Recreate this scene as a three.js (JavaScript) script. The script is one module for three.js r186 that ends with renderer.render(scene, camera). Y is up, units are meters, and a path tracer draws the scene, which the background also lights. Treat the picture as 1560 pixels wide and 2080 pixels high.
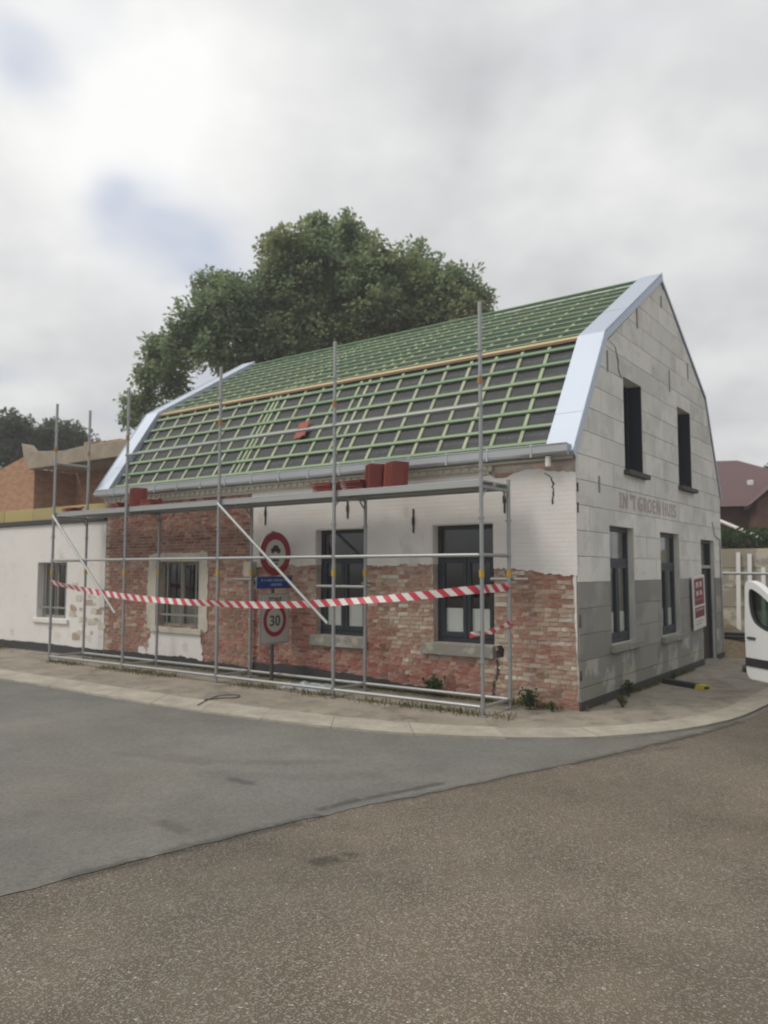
import * as THREE from 'three';
import { mergeGeometries } from 'three/addons/utils/BufferGeometryUtils.js';
import { RoundedBoxGeometry } from 'three/addons/geometries/RoundedBoxGeometry.js';
import { TextGeometry } from 'three/addons/geometries/TextGeometry.js';
import { FontLoader } from 'three/addons/loaders/FontLoader.js';

// ------------------------------------------------------------------ camera
const scene = new THREE.Scene();
const FPX = 1578.28, EYE = new THREE.Vector3(3.7065, 1.7, 9.0789);
const YAW = -0.6318, PITCH = 0.0746;
const FWD = new THREE.Vector3(Math.sin(YAW) * Math.cos(PITCH), Math.sin(PITCH), -Math.cos(YAW) * Math.cos(PITCH));
const RIGHT = new THREE.Vector3(Math.cos(YAW), 0, Math.sin(YAW));
const UP = new THREE.Vector3().crossVectors(RIGHT, FWD);
const camera = new THREE.PerspectiveCamera(2 * Math.atan(1040 / FPX) * 180 / Math.PI, 0.75, 0.1, 3000);
camera.position.copy(EYE);
camera.lookAt(EYE.clone().add(FWD));
camera.focus = 2.6;
camera.userData.fStop = 3.6;
// a photograph pixel as a direction, and as a point on an axis plane or at a distance
const ray = (px, py) => FWD.clone().addScaledVector(RIGHT, (px - 780) / FPX).addScaledVector(UP, -(py - 1040) / FPX);
const onPlane = (px, py, axis, v) => { const d = ray(px, py); return EYE.clone().addScaledVector(d, (v - EYE[axis]) / d[axis]); };
const atDepth = (px, py, d) => EYE.clone().addScaledVector(ray(px, py), d);

const renderer = new THREE.WebGLRenderer({ antialias: true });
renderer.toneMapping = THREE.LinearToneMapping;
renderer.toneMappingExposure = 1.14;
renderer.shadowMap.enabled = true;

// ------------------------------------------------------------------ small tools
function rng(seed) { let a = seed >>> 0; return () => { a = (a + 0x6D2B79F5) >>> 0; let t = a; t = Math.imul(t ^ (t >>> 15), t | 1); t ^= t + Math.imul(t ^ (t >>> 7), t | 61); return ((t ^ (t >>> 14)) >>> 0) / 4294967296; }; }
const smooth = t => t * t * (3 - 2 * t);
const clamp = (v, a = 0, b = 1) => Math.min(b, Math.max(a, v));
const sstep = (a, b, v) => smooth(clamp((v - a) / (b - a)));
const lerp = (a, b, t) => a + (b - a) * t;
// periodic noise map of n x n, first lattice of `base` cells, values about 0..1
function fbm(n, seed, base, oct, gain = 0.5) {
  const out = new Float32Array(n * n); let amp = 1, tot = 0;
  for (let o = 0; o < oct; o++) {
    const c = Math.min(n, base << o), r = rng(seed * 977 + o * 131 + 7), L = new Float32Array(c * c);
    for (let i = 0; i < c * c; i++) L[i] = r();
    for (let y = 0; y < n; y++) {
      const fy = y * c / n, y0 = Math.floor(fy), ty = smooth(fy - y0), r0 = (y0 % c) * c, r1 = ((y0 + 1) % c) * c;
      for (let x = 0; x < n; x++) {
        const fx = x * c / n, x0 = Math.floor(fx), tx = smooth(fx - x0), a = x0 % c, b = (x0 + 1) % c;
        out[y * n + x] += amp * lerp(lerp(L[r0 + a], L[r0 + b], tx), lerp(L[r1 + a], L[r1 + b], tx), ty);
      }
    }
    tot += amp; amp *= gain;
  }
  for (let i = 0; i < n * n; i++) out[i] /= tot;
  return out;
}
// smooth noise of a point in space
function hash3(x, y, z) { let h = Math.imul(x, 374761393) ^ Math.imul(y, 668265263) ^ Math.imul(z, 2147483647 - 1274126177); h = Math.imul(h ^ (h >>> 13), 1274126177); return ((h ^ (h >>> 16)) >>> 0) / 4294967296; }
function noise3(x, y, z) {
  const X = Math.floor(x), Y = Math.floor(y), Z = Math.floor(z), u = smooth(x - X), v = smooth(y - Y), w = smooth(z - Z);
  const h = (i, j, k) => hash3(X + i, Y + j, Z + k);
  return lerp(lerp(lerp(h(0, 0, 0), h(1, 0, 0), u), lerp(h(0, 1, 0), h(1, 1, 0), u), v), lerp(lerp(h(0, 0, 1), h(1, 0, 1), u), lerp(h(0, 1, 1), h(1, 1, 1), u), v), w);
}
function fbm3(x, y, z, o = 5) { let s = 0, a = 1, t = 0; for (let i = 0; i < o; i++) { s += a * noise3(x, y, z); t += a; a *= 0.5; x = x * 2.03 + 11.7; y = y * 2.03 + 5.1; z = z * 2.03 + 8.3; } return s / t; }

// ------------------------------------------------------------------ sky: a bright, broken overcast
const SUN = new THREE.Vector3(-0.5, 1.0, 0.62).normalize();
{
  const w = 2048, h = 1024, data = new Float32Array(w * h * 4);
  const blobs = [[150, 60, 0.22, 0.16], [400, 150, 0.16, 0.13], [260, 250, 0.14, 0.08], [40, 330, 0.2, 0.04], [430, 560, 0.12, 0.06], [60, 600, 0.18, 0.06], [1430, 760, 0.2, -0.03], [900, 320, 0.25, -0.03], [1100, 100, 0.3, 0.05], [1450, 150, 0.25, 0.05]]
    .map(([x, y, r, k]) => [ray(x, y).normalize(), r, k]);
  const holes = [[330, 475, 0.075], [430, 500, 0.06], [220, 420, 0.05], [40, 130, 0.05]].map(([x, y, r]) => [ray(x, y).normalize(), r]);
  const d = new THREE.Vector3();
  for (let j = 0; j < h; j++) for (let i = 0; i < w; i++) {
    const lat = ((j + 0.5) / h - 0.5) * Math.PI, lon = ((i + 0.5) / w - 0.5) * 2 * Math.PI;
    d.set(Math.cos(lat) * Math.cos(lon), Math.sin(lat), Math.cos(lat) * Math.sin(lon));
    if (d.y < -0.07) { data.set([0.15, 0.14, 0.12, 1], (j * w + i) * 4); continue; }
    const up = Math.max(d.y, 0.0), q = 1 / (up + 0.35);
    const px = d.x * q * 1.6, pz = d.z * q * 1.6;
    const wx = (noise3(px * 2.2, pz * 2.2, 1.7) - 0.5) * 0.5, wz = (noise3(px * 2.2 + 5, pz * 2.2 + 9, 4.1) - 0.5) * 0.5;
    const big = fbm3(px * 1.3 + 3.1 + wx, pz * 1.3 + 7.7 + wz, 0.4 + d.y * 1.5, 3), fine = fbm3(px * 4 + 9.2 + wx * 2, pz * 4 + 1.3 + wz * 2, d.y * 4, 5);
    let v = 0.70 + (big - 0.5) * 0.34 + (fine - 0.5) * 0.28 + (fbm3(px * 13, pz * 13, d.y * 9, 3) - 0.5) * 0.09;
    v += 0.05 * Math.pow(Math.max(0, d.dot(SUN)), 3);
    for (const [b, r, k] of blobs) { const a = b.angleTo(d) / r * (0.75 + 0.5 * fine); v += k * Math.exp(-a * a * 1.4); }
    let hole = 0;
    for (const [b, r] of holes) { const a = b.angleTo(d) / r * (0.1 + 1.8 * fbm3(d.x * 9 + 2, d.y * 18, d.z * 9, 3)); hole += Math.exp(-a * a * 1.8); }
    hole = clamp(hole * 0.75) + sstep(0.36, 0.26, big) * 0.5;
    hole = clamp(hole);
    v = clamp(v, 0.45, 0.97);
    const warm = clamp((v - 0.6) / 0.3);
    let R = v * lerp(0.975, 1.0, warm), G = v * lerp(0.987, 0.998, warm), B = v * lerp(1.01, 0.985, warm);
    R = lerp(R, 0.52, hole * 0.95); G = lerp(G, 0.58, hole * 0.95); B = lerp(B, 0.71, hole * 0.95);
    const hz = sstep(0.18, 0.0, d.y) * 0.35; R = lerp(R, 0.70, hz); G = lerp(G, 0.69, hz); B = lerp(B, 0.67, hz);
    if (d.y < 0) { const g = sstep(0, -0.06, d.y); R = lerp(R, 0.16, g); G = lerp(G, 0.15, g); B = lerp(B, 0.13, g); }
    data.set([R * 0.93, G * 0.93, B * 0.93, 1], (j * w + i) * 4);
  }
  const t = new THREE.DataTexture(data, w, h, THREE.RGBAFormat, THREE.FloatType);
  t.mapping = THREE.EquirectangularReflectionMapping; t.magFilter = THREE.LinearFilter; t.minFilter = THREE.LinearFilter; t.wrapS = THREE.RepeatWrapping; t.needsUpdate = true;
  scene.background = t; scene.environment = t; scene.backgroundIntensity = 1; scene.environmentIntensity = 1;
}
const sun = new THREE.DirectionalLight(new THREE.Color(1, 0.94, 0.86), 1.5);
sun.position.copy(SUN).multiplyScalar(40); sun.castShadow = true; sun.shadow.radius = 40;
Object.assign(sun.shadow.camera, { left: -30, right: 30, top: 30, bottom: -30, near: 1, far: 120 }); sun.shadow.mapSize.set(2048, 2048);
scene.add(sun, sun.target);
scene.fog = new THREE.FogExp2(new THREE.Color(0.86, 0.88, 0.9), 0.0026);

// ------------------------------------------------------------------ building helpers
const names = {};
function numbered(n) { names[n] = (names[n] ?? -1) + 1; return names[n] ? n + '_' + String(names[n]).padStart(3, '0') : n; }
function mesh(name, geo, mat, parent = scene) { const m = new THREE.Mesh(geo, mat); m.name = parent === scene ? numbered(name) : name; m.castShadow = m.receiveShadow = true; parent.add(m); return m; }
function group(name, parent) { const g = new THREE.Group(); g.name = name; parent.add(g); return g; }
function tag(o, label, category, grp) { o.userData.label = label; o.userData.category = category; if (grp) o.userData.group = grp; return o; }
function thing(name, label, category, pos = [0, 0, 0], grp) { const g = new THREE.Group(); g.name = numbered(name); g.position.set(...pos); scene.add(g); return tag(g, label, category, grp); }
function struct(name, geo, mat) { const m = mesh(name, geo, mat); m.userData.kind = 'structure'; return m; }
const flat = g => g.index ? g.toNonIndexed() : g;
const merge = list => { const l = list.map(g => { const f = flat(g); for (const k of Object.keys(f.attributes)) if (!['position', 'normal', 'uv', 'color'].includes(k)) f.deleteAttribute(k); return f; }); return mergeGeometries(l, false); };
const box = (x0, x1, y0, y1, z0, z1) => { const g = new THREE.BoxGeometry(Math.abs(x1 - x0), Math.abs(y1 - y0), Math.abs(z1 - z0)); g.translate((x0 + x1) / 2, (y0 + y1) / 2, (z0 + z1) / 2); return g; };
const rbox = (x0, x1, y0, y1, z0, z1, r = 0.006, s = 1) => { const g = new RoundedBoxGeometry(Math.abs(x1 - x0), Math.abs(y1 - y0), Math.abs(z1 - z0), s, r); g.translate((x0 + x1) / 2, (y0 + y1) / 2, (z0 + z1) / 2); return g; };
const V = (x, y, z) => new THREE.Vector3(x, y, z);
function rod(a, b, r, seg = 10, r2 = r) { const d = b.clone().sub(a), L = d.length(), g = new THREE.CylinderGeometry(r2, r, L, seg, 1); g.translate(0, L / 2, 0); g.applyQuaternion(new THREE.Quaternion().setFromUnitVectors(V(0, 1, 0), d.normalize())); g.translate(a.x, a.y, a.z); return g; }
// texture coordinates in metres, chosen by the way each face points
function uvm(g, s = 1, ox = 0, oy = 0) {
  const f = flat(g), p = f.attributes.position, n = f.attributes.normal, uv = new Float32Array(p.count * 2);
  for (let i = 0; i < p.count; i++) {
    const ax = Math.abs(n.getX(i)), ay = Math.abs(n.getY(i)), az = Math.abs(n.getZ(i));
    let u, v; if (ay > ax && ay > az) { u = p.getX(i); v = p.getZ(i); } else if (ax > az) { u = p.getZ(i); v = p.getY(i); } else { u = p.getX(i); v = p.getY(i); }
    uv[2 * i] = u / s + ox; uv[2 * i + 1] = v / s + oy;
  }
  f.setAttribute('uv', new THREE.BufferAttribute(uv, 2)); return f;
}
function extrude(pts, depth, holes = []) { const s = new THREE.Shape(pts.map(p => new THREE.Vector2(...p))); for (const h of holes) s.holes.push(new THREE.Path(h.map(p => new THREE.Vector2(...p)))); return new THREE.ExtrudeGeometry(s, { depth, bevelEnabled: false, curveSegments: 6 }); }
const rect = (x0, x1, y0, y1) => [[x0, y0], [x1, y0], [x1, y1], [x0, y1]];
// shape drawn in (-z, y), extruded towards -x from x
function extrudeX(pts, x, depth, holes) { const g = extrude(pts, depth, holes); g.rotateY(Math.PI / 2); g.translate(x - depth, 0, 0); return g; }

// ------------------------------------------------------------------ textures and materials
const toS = v => v <= 0.0031308 ? v * 12.92 : 1.055 * Math.pow(v, 1 / 2.4) - 0.055;
function tex(n, fn, srgb = true) {
  const d = new Uint8Array(n * n * 4);
  for (let y = 0; y < n; y++) for (let x = 0; x < n; x++) { const c = fn(x, y, y * n + x), k = (y * n + x) * 4; for (let j = 0; j < 3; j++) d[k + j] = 255 * clamp(srgb ? toS(clamp(c[j])) : c[j]); d[k + 3] = 255; }
  const t = new THREE.DataTexture(d, n, n); t.wrapS = t.wrapT = THREE.RepeatWrapping; t.magFilter = THREE.LinearFilter; t.minFilter = THREE.LinearMipmapLinearFilter; t.generateMipmaps = true;
  if (srgb) t.colorSpace = THREE.SRGBColorSpace; t.needsUpdate = true; return t;
}
const C = (r, g, b) => new THREE.Color().setRGB(r, g, b);
const mat = (c, rough = 0.85, o = {}) => new THREE.MeshStandardMaterial({ color: c, roughness: rough, ...o });
const N = 1024, H5 = 512;
const nA = fbm(N, 1, 8, 6, 0.55), nB = fbm(N, 2, 4, 5, 0.5), nF = fbm(N, 3, 128, 3, 0.7), nC = fbm(N, 4, 16, 5, 0.6);
const hA = fbm(H5, 5, 8, 6, 0.6), hB = fbm(H5, 6, 4, 5, 0.5), hF = fbm(H5, 7, 64, 3, 0.7);
// aggregate: little stones scattered as cells
function stones(n, seed, count, rmin, rmax) {
  const out = new Float32Array(n * n), tone = new Float32Array(n * n), r = rng(seed);
  for (let k = 0; k < count; k++) {
    const cx = r() * n, cy = r() * n, R = rmin + (rmax - rmin) * r() * r(), t = r(), e = 0.6 + 0.8 * r();
    for (let y = Math.floor(cy - R); y <= cy + R; y++) for (let x = Math.floor(cx - R); x <= cx + R; x++) {
      const d = Math.hypot((x - cx) * e, (y - cy) / e) / R; if (d > 1) continue;
      const i = ((y + n) % n) * n + (x + n) % n, hgt = 1 - d * d; if (hgt > out[i]) { out[i] = hgt; tone[i] = t; }
    }
  }
  return [out, tone];
}
const [sH, sT] = stones(N, 11, 52000, 1.6, 4.6);
const texBrown = tex(N, (x, y, i) => {
  const g = sH[i], t = sT[i], b = 0.075 + 0.07 * nA[i]; let c = [b * 1.2, b * 0.98, b * 0.72];
  if (g > 0.08) { const k = 0.12 + 0.115 * t + (t > 0.985 ? 0.13 : 0), w = t < 0.35 ? [1.22, 0.96, 0.68] : t < 0.7 ? [1.18, 0.99, 0.76] : [1.08, 1, 0.86], m = Math.min(1, g * 2.2); c = c.map((v, j) => lerp(v, k * w[j], m)); }
  return c.map(v => v * (0.74 + 0.4 * nB[i]));
});
const bumpStone = tex(N, (x, y, i) => { const v = 0.15 + 0.6 * Math.sqrt(sH[i]) + 0.25 * nF[i]; return [v, v, v]; }, false);
const [gH, gT] = stones(N, 12, 30000, 1.2, 2.8);
const texGrey = tex(N, (x, y, i) => { const b = 0.152 + 0.085 * (nF[i] - 0.5) + 0.05 * (nA[i] - 0.5) + (gH[i] > 0.2 ? 0.07 * (gT[i] - 0.35) : 0); return [b * 1.05, b, b * 0.86]; });
const texPave = tex(N, (x, y, i) => { const g = 0.25 + 0.16 * (nA[i] - 0.5) + 0.1 * (nF[i] - 0.5) - 0.06 * sstep(0.54, 0.7, nC[i]); return [g * 1.13, g * 1.0, g * 0.8]; });
const bumpPave = tex(H5, (x, y, i) => { const v = 0.5 * hF[i] + 0.5 * hA[i]; return [v, v, v]; }, false);
const texKerb = tex(H5, (x, y, i) => { const g = 0.34 + 0.2 * (hA[i] - 0.5) + 0.1 * (hF[i] - 0.5); return [g * 1.09, g, g * 0.82]; });
// brick face: fired clay with lime and paint still sticking to it
const texBrick = tex(H5, (x, y, i) => { const k = sstep(0.47, 0.58, hA[i]) * 0.8, s = 0.8 + 0.5 * hF[i]; return [lerp(1 * s, 1.25, k) * 0.8, lerp(1 * s, 1.55, k) * 0.72, lerp(1 * s, 1.6, k) * 0.66]; });
const bumpRough = tex(H5, (x, y, i) => { const v = 0.55 * hF[i] + 0.45 * hA[i]; return [v, v, v]; }, false);
const texMortar = tex(H5, (x, y, i) => { const g = 0.42 + 0.26 * (hA[i] - 0.5) + 0.1 * (hF[i] - 0.5), k = sstep(0.5, 0.62, hB[i]); return [g * lerp(1.05, 1.18, k), g * lerp(0.93, 0.78, k), g * lerp(0.8, 0.62, k)]; });
// whitewashed brickwork: the courses print through the paint
const ROW = 0.058;
const texWhite = tex(N, (x, y, i) => {
  const g = 0.73 + 0.1 * (nB[i] - 0.5) + 0.05 * (nF[i] - 0.5); const dirt = sstep(0.6, 0.78, nA[i]) * 0.12, w = sstep(0.55, 0.7, nC[i]) * 0.025;
  return [g - dirt - w * 0.2, (g - dirt - w) * 0.975, (g - dirt * 1.15 - w * 1.3) * 0.93];
});
const bumpCourse = tex(N, (x, y, i) => { // tile of 2.03 m: 35 courses, 11 bricks
  const row = y / N * 35 - Math.floor(0), ry = row - Math.floor(row), bx = (x / N * 11 + (Math.floor(row) % 2) * 0.5) % 1; const e = Math.min(Math.min(ry, 1 - ry) * 6, Math.min(bx, 1 - bx) * 18, 1);
  const v = 0.55 * smooth(clamp(e)) + 0.25 * nF[i] + 0.2 * nA[i]; return [v, v, v];
}, false);
const texRender = tex(N, (x, y, i) => { const st = sstep(0.48, 0.7, nB[i]) * 0.1, d = sstep(0.56, 0.7, nC[i]) * 0.07, g = 0.67 + 0.09 * (nA[i] - 0.5) + 0.05 * (nF[i] - 0.5) - st - d; return [g * 1.0, g * 0.978, g * 0.905]; });
const texGreyPaint = tex(N, (x, y, i) => { const p = sstep(0.56, 0.7, nB[i]) * 0.06, g = 0.235 + 0.07 * (nA[i] - 0.5) + 0.03 * (nF[i] - 0.5) + p; return [g * 1.02, g * 0.99, g * 0.91]; });
// the bare, lime-stained foot of the gable
const texFoot = tex(N, (x, y, i) => { const p = sstep(0.45, 0.62, nA[i]), q = sstep(0.5, 0.66, nC[i]); const g = 0.25 + 0.15 * p + 0.03 * (nF[i] - 0.5); return [lerp(g, g * 1.02, q), lerp(g, g * 0.96, q), lerp(g * 0.92, g * 0.76, q)]; });
const texWood = (r, g, b, v) => tex(256, (x, y) => { const i = (y * 2 % H5) * H5 + Math.floor(x / 4), k = 1 + v * (hA[i] - 0.5) * 1.6 + v * (hF[(y * 2 % H5) * H5 + (x * 2) % H5] - 0.5) * 0.5; return [r * k, g * k, b * k]; });
const texUnder = tex(H5, (x, y, i) => { // breather foil with a faint printed line of marks
  const g = 0.062 + 0.03 * (hA[i] - 0.5) + 0.012 * (hF[i] - 0.5); const ln = (y % 128), on = ln > 56 && ln < 74 && hF[(Math.floor(y / 6) * 17 % H5) * H5 + Math.floor(x / 7) * 7] > 0.5 ? 0.045 : 0; return [(g + on) * 0.93, g + on, (g + on) * 1.03];
});
const texZinc = tex(H5, (x, y, i) => { const g = 0.84 + 0.05 * (hB[i] - 0.5) + 0.01 * (hF[i] - 0.5); return [g * 0.985, g * 0.995, g]; });
const rep = (t, s) => { const c = t.clone(); c.repeat.set(1 / s, 1 / s); c.needsUpdate = true; return c; };

const M = {};
M.brown = mat(0xffffff, 0.93, { map: rep(texBrown, 2.2), bumpMap: rep(bumpStone, 2.2), bumpScale: 0.006, vertexColors: true });
M.greyRoad = mat(0xffffff, 0.9, { map: rep(texGrey, 2.6), bumpMap: rep(bumpStone, 2.6), bumpScale: 0.002, vertexColors: true });
M.pave = mat(0xffffff, 0.95, { map: rep(texPave, 3.1), bumpMap: rep(bumpPave, 0.8), bumpScale: 0.008, vertexColors: true });
M.kerb = [1, 0.94, 1.04, 0.97].map(k => mat(C(k, k, k), 0.92, { map: rep(texKerb, 1.7), bumpMap: rep(bumpPave, 0.8), bumpScale: 0.005 }));
M.tar = mat(C(0.045, 0.043, 0.042), 0.8, { bumpMap: rep(bumpRough, 0.5), bumpScale: 0.004 });
const brickTones = [[0.38, 0.185, 0.145], [0.33, 0.125, 0.10], [0.45, 0.305, 0.245], [0.50, 0.405, 0.335], [0.25, 0.115, 0.09], [0.60, 0.53, 0.46], [0.40, 0.235, 0.185], [0.31, 0.195, 0.155]];
M.brick = brickTones.map(c => mat(C(...c), 0.95, { map: texBrick, bumpMap: bumpRough, bumpScale: 0.004 }));
M.brickV = mat(0xffffff, 0.95, { map: texBrick, bumpMap: bumpRough, bumpScale: 0.004, vertexColors: true });
M.mortar = mat(0xffffff, 0.97, { map: rep(texMortar, 0.9), bumpMap: rep(bumpRough, 0.4), bumpScale: 0.006 });
M.white = mat(0xffffff, 0.88, { map: rep(texWhite, 2.9), bumpMap: rep(bumpCourse, 2.03), bumpScale: 0.0028 });
M.whiteSmooth = mat(0xffffff, 0.88, { map: rep(texWhite, 2.9), bumpMap: rep(bumpRough, 0.7), bumpScale: 0.003 });
M.cream = mat(C(0.9, 0.86, 0.78), 0.92, { map: rep(texRender, 2.3), bumpMap: rep(bumpRough, 0.5), bumpScale: 0.004 });
M.render = [1, 0.95, 1.04].map((k, i) => { const m = mat(C(k, k, k), 0.93, { map: rep(texRender, 3.3 + i * 0.4), bumpMap: rep(bumpRough, 0.6), bumpScale: 0.003 }); return m; });
M.greyPaint = [1, 0.93, 1.05].map((k, i) => mat(C(k, k, k), 0.88, { map: rep(texGreyPaint, 2.9 + i * 0.4), bumpMap: rep(bumpRough, 0.6), bumpScale: 0.003 }));
M.foot = mat(0xffffff, 0.93, { map: rep(texFoot, 2.1), bumpMap: rep(bumpRough, 0.5), bumpScale: 0.004 });
M.sill = mat(C(0.95, 0.95, 0.93), 0.9, { map: rep(texFoot, 1.3), bumpMap: rep(bumpRough, 0.4), bumpScale: 0.004 });
const tGreen = [texWood(0.265, 0.36, 0.225, 0.3), texWood(0.30, 0.39, 0.245, 0.3), texWood(0.225, 0.335, 0.21, 0.3)];
M.batten = tGreen.map(t => mat(0xffffff, 0.85, { map: t }));
M.counter = [texWood(0.37, 0.44, 0.285, 0.3), texWood(0.42, 0.455, 0.31, 0.3)].map(t => mat(0xffffff, 0.85, { map: t }));
M.pine = mat(0xffffff, 0.8, { map: texWood(0.58, 0.43, 0.25, 0.3) });
M.oldWood = mat(0xffffff, 0.85, { map: texWood(0.30, 0.27, 0.22, 0.4) });
M.under = mat(0xffffff, 0.75, { map: rep(texUnder, 1.2), bumpMap: rep(bumpRough, 1.4), bumpScale: 0.01 });
M.zinc = mat(C(0.66, 0.715, 0.80), 0.68, { map: rep(texZinc, 2.2), metalness: 1 });
M.gutter = mat(C(0.62, 0.64, 0.66), 0.45, { map: rep(texZinc, 1.2), metalness: 0.9 });
M.galv = mat(C(0.42, 0.43, 0.43), 0.5, { map: rep(texZinc, 0.5), metalness: 0.6 });
M.galvLight = mat(C(0.5, 0.51, 0.5), 0.45, { map: rep(texZinc, 0.5), metalness: 0.55 });
M.yellow = mat(C(0.5, 0.31, 0.04), 0.7);
M.orange = mat(C(0.36, 0.19, 0.08), 0.75);
M.frame = mat(C(0.018, 0.024, 0.033), 0.5);
M.glass = new THREE.MeshPhysicalMaterial({ color: C(0.93, 0.95, 0.94), roughness: 0.03, metalness: 0, transmission: 1, thickness: 0, ior: 1.5 });
M.panel = mat(C(0.72, 0.72, 0.69), 0.6);
M.room = mat(C(0.13, 0.12, 0.11), 0.95);
M.dark = mat(C(0.02, 0.02, 0.022), 0.9);
M.iron = mat(C(0.035, 0.033, 0.032), 0.7);
M.rust = mat(C(0.05, 0.035, 0.028), 0.8);
M.tile = [[0.27, 0.06, 0.045], [0.32, 0.085, 0.06], [0.22, 0.05, 0.04]].map(c => mat(C(...c), 0.75, { bumpMap: rep(bumpRough, 0.4), bumpScale: 0.002 }));
M.plasticWhite = mat(C(0.75, 0.75, 0.73), 0.45);
M.beige = mat(C(0.56, 0.5, 0.38), 0.6);

// ================================================================== THE GROUND
function coarseColour(g, amp, sc, ox, marks = false) {
  const p = g.attributes.position, c = new Float32Array(p.count * 3);
  for (let i = 0; i < p.count; i++) { const x = p.getX(i), z = p.getZ(i), k = (1 + amp * (fbm3(x * sc + ox, 1.3, z * sc, 4) - 0.5) * 2) * (marks ? 1 - stain(x, z) : 1), t = (fbm3(x * sc * 0.6, 5.5, z * sc * 0.6 + ox, 3) - 0.5) * amp * 0.5; c[3 * i] = k * (1 + t); c[3 * i + 1] = k; c[3 * i + 2] = k * (1 - t); }
  g.setAttribute('color', new THREE.BufferAttribute(c, 3)); return g;
}
const ROAD = -0.024;
// tar smears, tyre marks and a patched hole on the two road surfaces: strokes with a worn, broken edge
const seamLine = new THREE.CatmullRomCurve3([[-0.9, 9.5], [-0.44, 6.86], [-0.28, 6.1], [-0.12, 5.43], [0.08, 4.7], [0.4, 3.78], [0.68, 2.95], [0.94, 2.21], [1.25, 1.15], [1.5, 0.2], [1.66, -0.6], [1.78, -1.6], [1.83, -2.6]].map(p => V(p[0], 0, p[1])), false, 'centripetal').getSpacedPoints(260);
const strokes = [[seamLine.slice(64, 100), 0.07, 0.45], [seamLine.slice(112, 150), 0.05, 0.3], [seamLine.slice(154, 218), 0.06, 0.4],
  ...[[[[655, 1645], [720, 1628], [800, 1612], [895, 1592]], 0.045, 0.5], [[[470, 1583], [490, 1588], [508, 1592]], 0.06, 0.4], [[[1190, 1546], [1300, 1528], [1375, 1519]], 0.05, 0.3], [[[650, 1750], [680, 1745], [705, 1738]], 0.07, 0.5], [[[340, 1535], [450, 1547], [560, 1550], [680, 1548]], 0.09, 0.16], [[[240, 1531], [330, 1540], [420, 1552]], 0.08, 0.16], [[[420, 1572], [600, 1580], [760, 1576]], 0.12, 0.12], [[[330, 1670], [350, 1682], [372, 1690]], 0.06, 0.25]].map(([p, w, k]) => [new THREE.CatmullRomCurve3(p.map(([x, y]) => onPlane(x, y, 'y', ROAD))).getSpacedPoints(40), w, k])];
for (const s of strokes) s.push(new THREE.Box3().setFromPoints(s[0]).expandByScalar(0.45));
function nearStroke(x, z) { let best = 9; for (const [pts, w, , bb] of strokes) if (x > bb.min.x && x < bb.max.x && z > bb.min.z && z < bb.max.z) for (let i = 0; i < pts.length; i += 3) { const d = Math.hypot(pts[i].x - x, pts[i].z - z); if (d < best) best = d; } return best; }
function stain(x, z) {
  let s = 0;
  for (const [pts, w, k, bb] of strokes) { if (x < bb.min.x || x > bb.max.x || z < bb.min.z || z > bb.max.z) continue; let d = 9, at = 0; for (let i = 0; i < pts.length; i++) { const e = Math.hypot(pts[i].x - x, pts[i].z - z); if (e < d) { d = e; at = i; } } if (d > w * 2.5) continue; const worn = fbm3(x * 9, 3.3, z * 9, 4); s = Math.max(s, k * sstep(0.32, 0.55, worn + 0.12) * sstep(w * 1.5, w * 0.3, d * (0.6 + 0.9 * fbm3(x * 14, 1, z * 14, 3)))); }
  return s;
}
{ // brown road: the junction in the foreground and all that lies beyond; a fine grid near the camera, coarse far off
  const g1 = new THREE.PlaneGeometry(60, 60, 300, 300); g1.rotateX(-Math.PI / 2); g1.translate(-3, ROAD, 2);
  const far = extrude(rect(-600, 600, -600, 600), 0.02, [rect(-33, 27, -32, 28)]); far.rotateX(-Math.PI / 2); far.translate(0, ROAD - 0.02, 0);
  const f2 = coarseColour(uvm(far), 0.05, 0.02, 2);
  struct('road', merge([coarseColour(uvm(refine(g1)), 0.3, 0.6, 4, true), f2]), M.brown);
}
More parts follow.
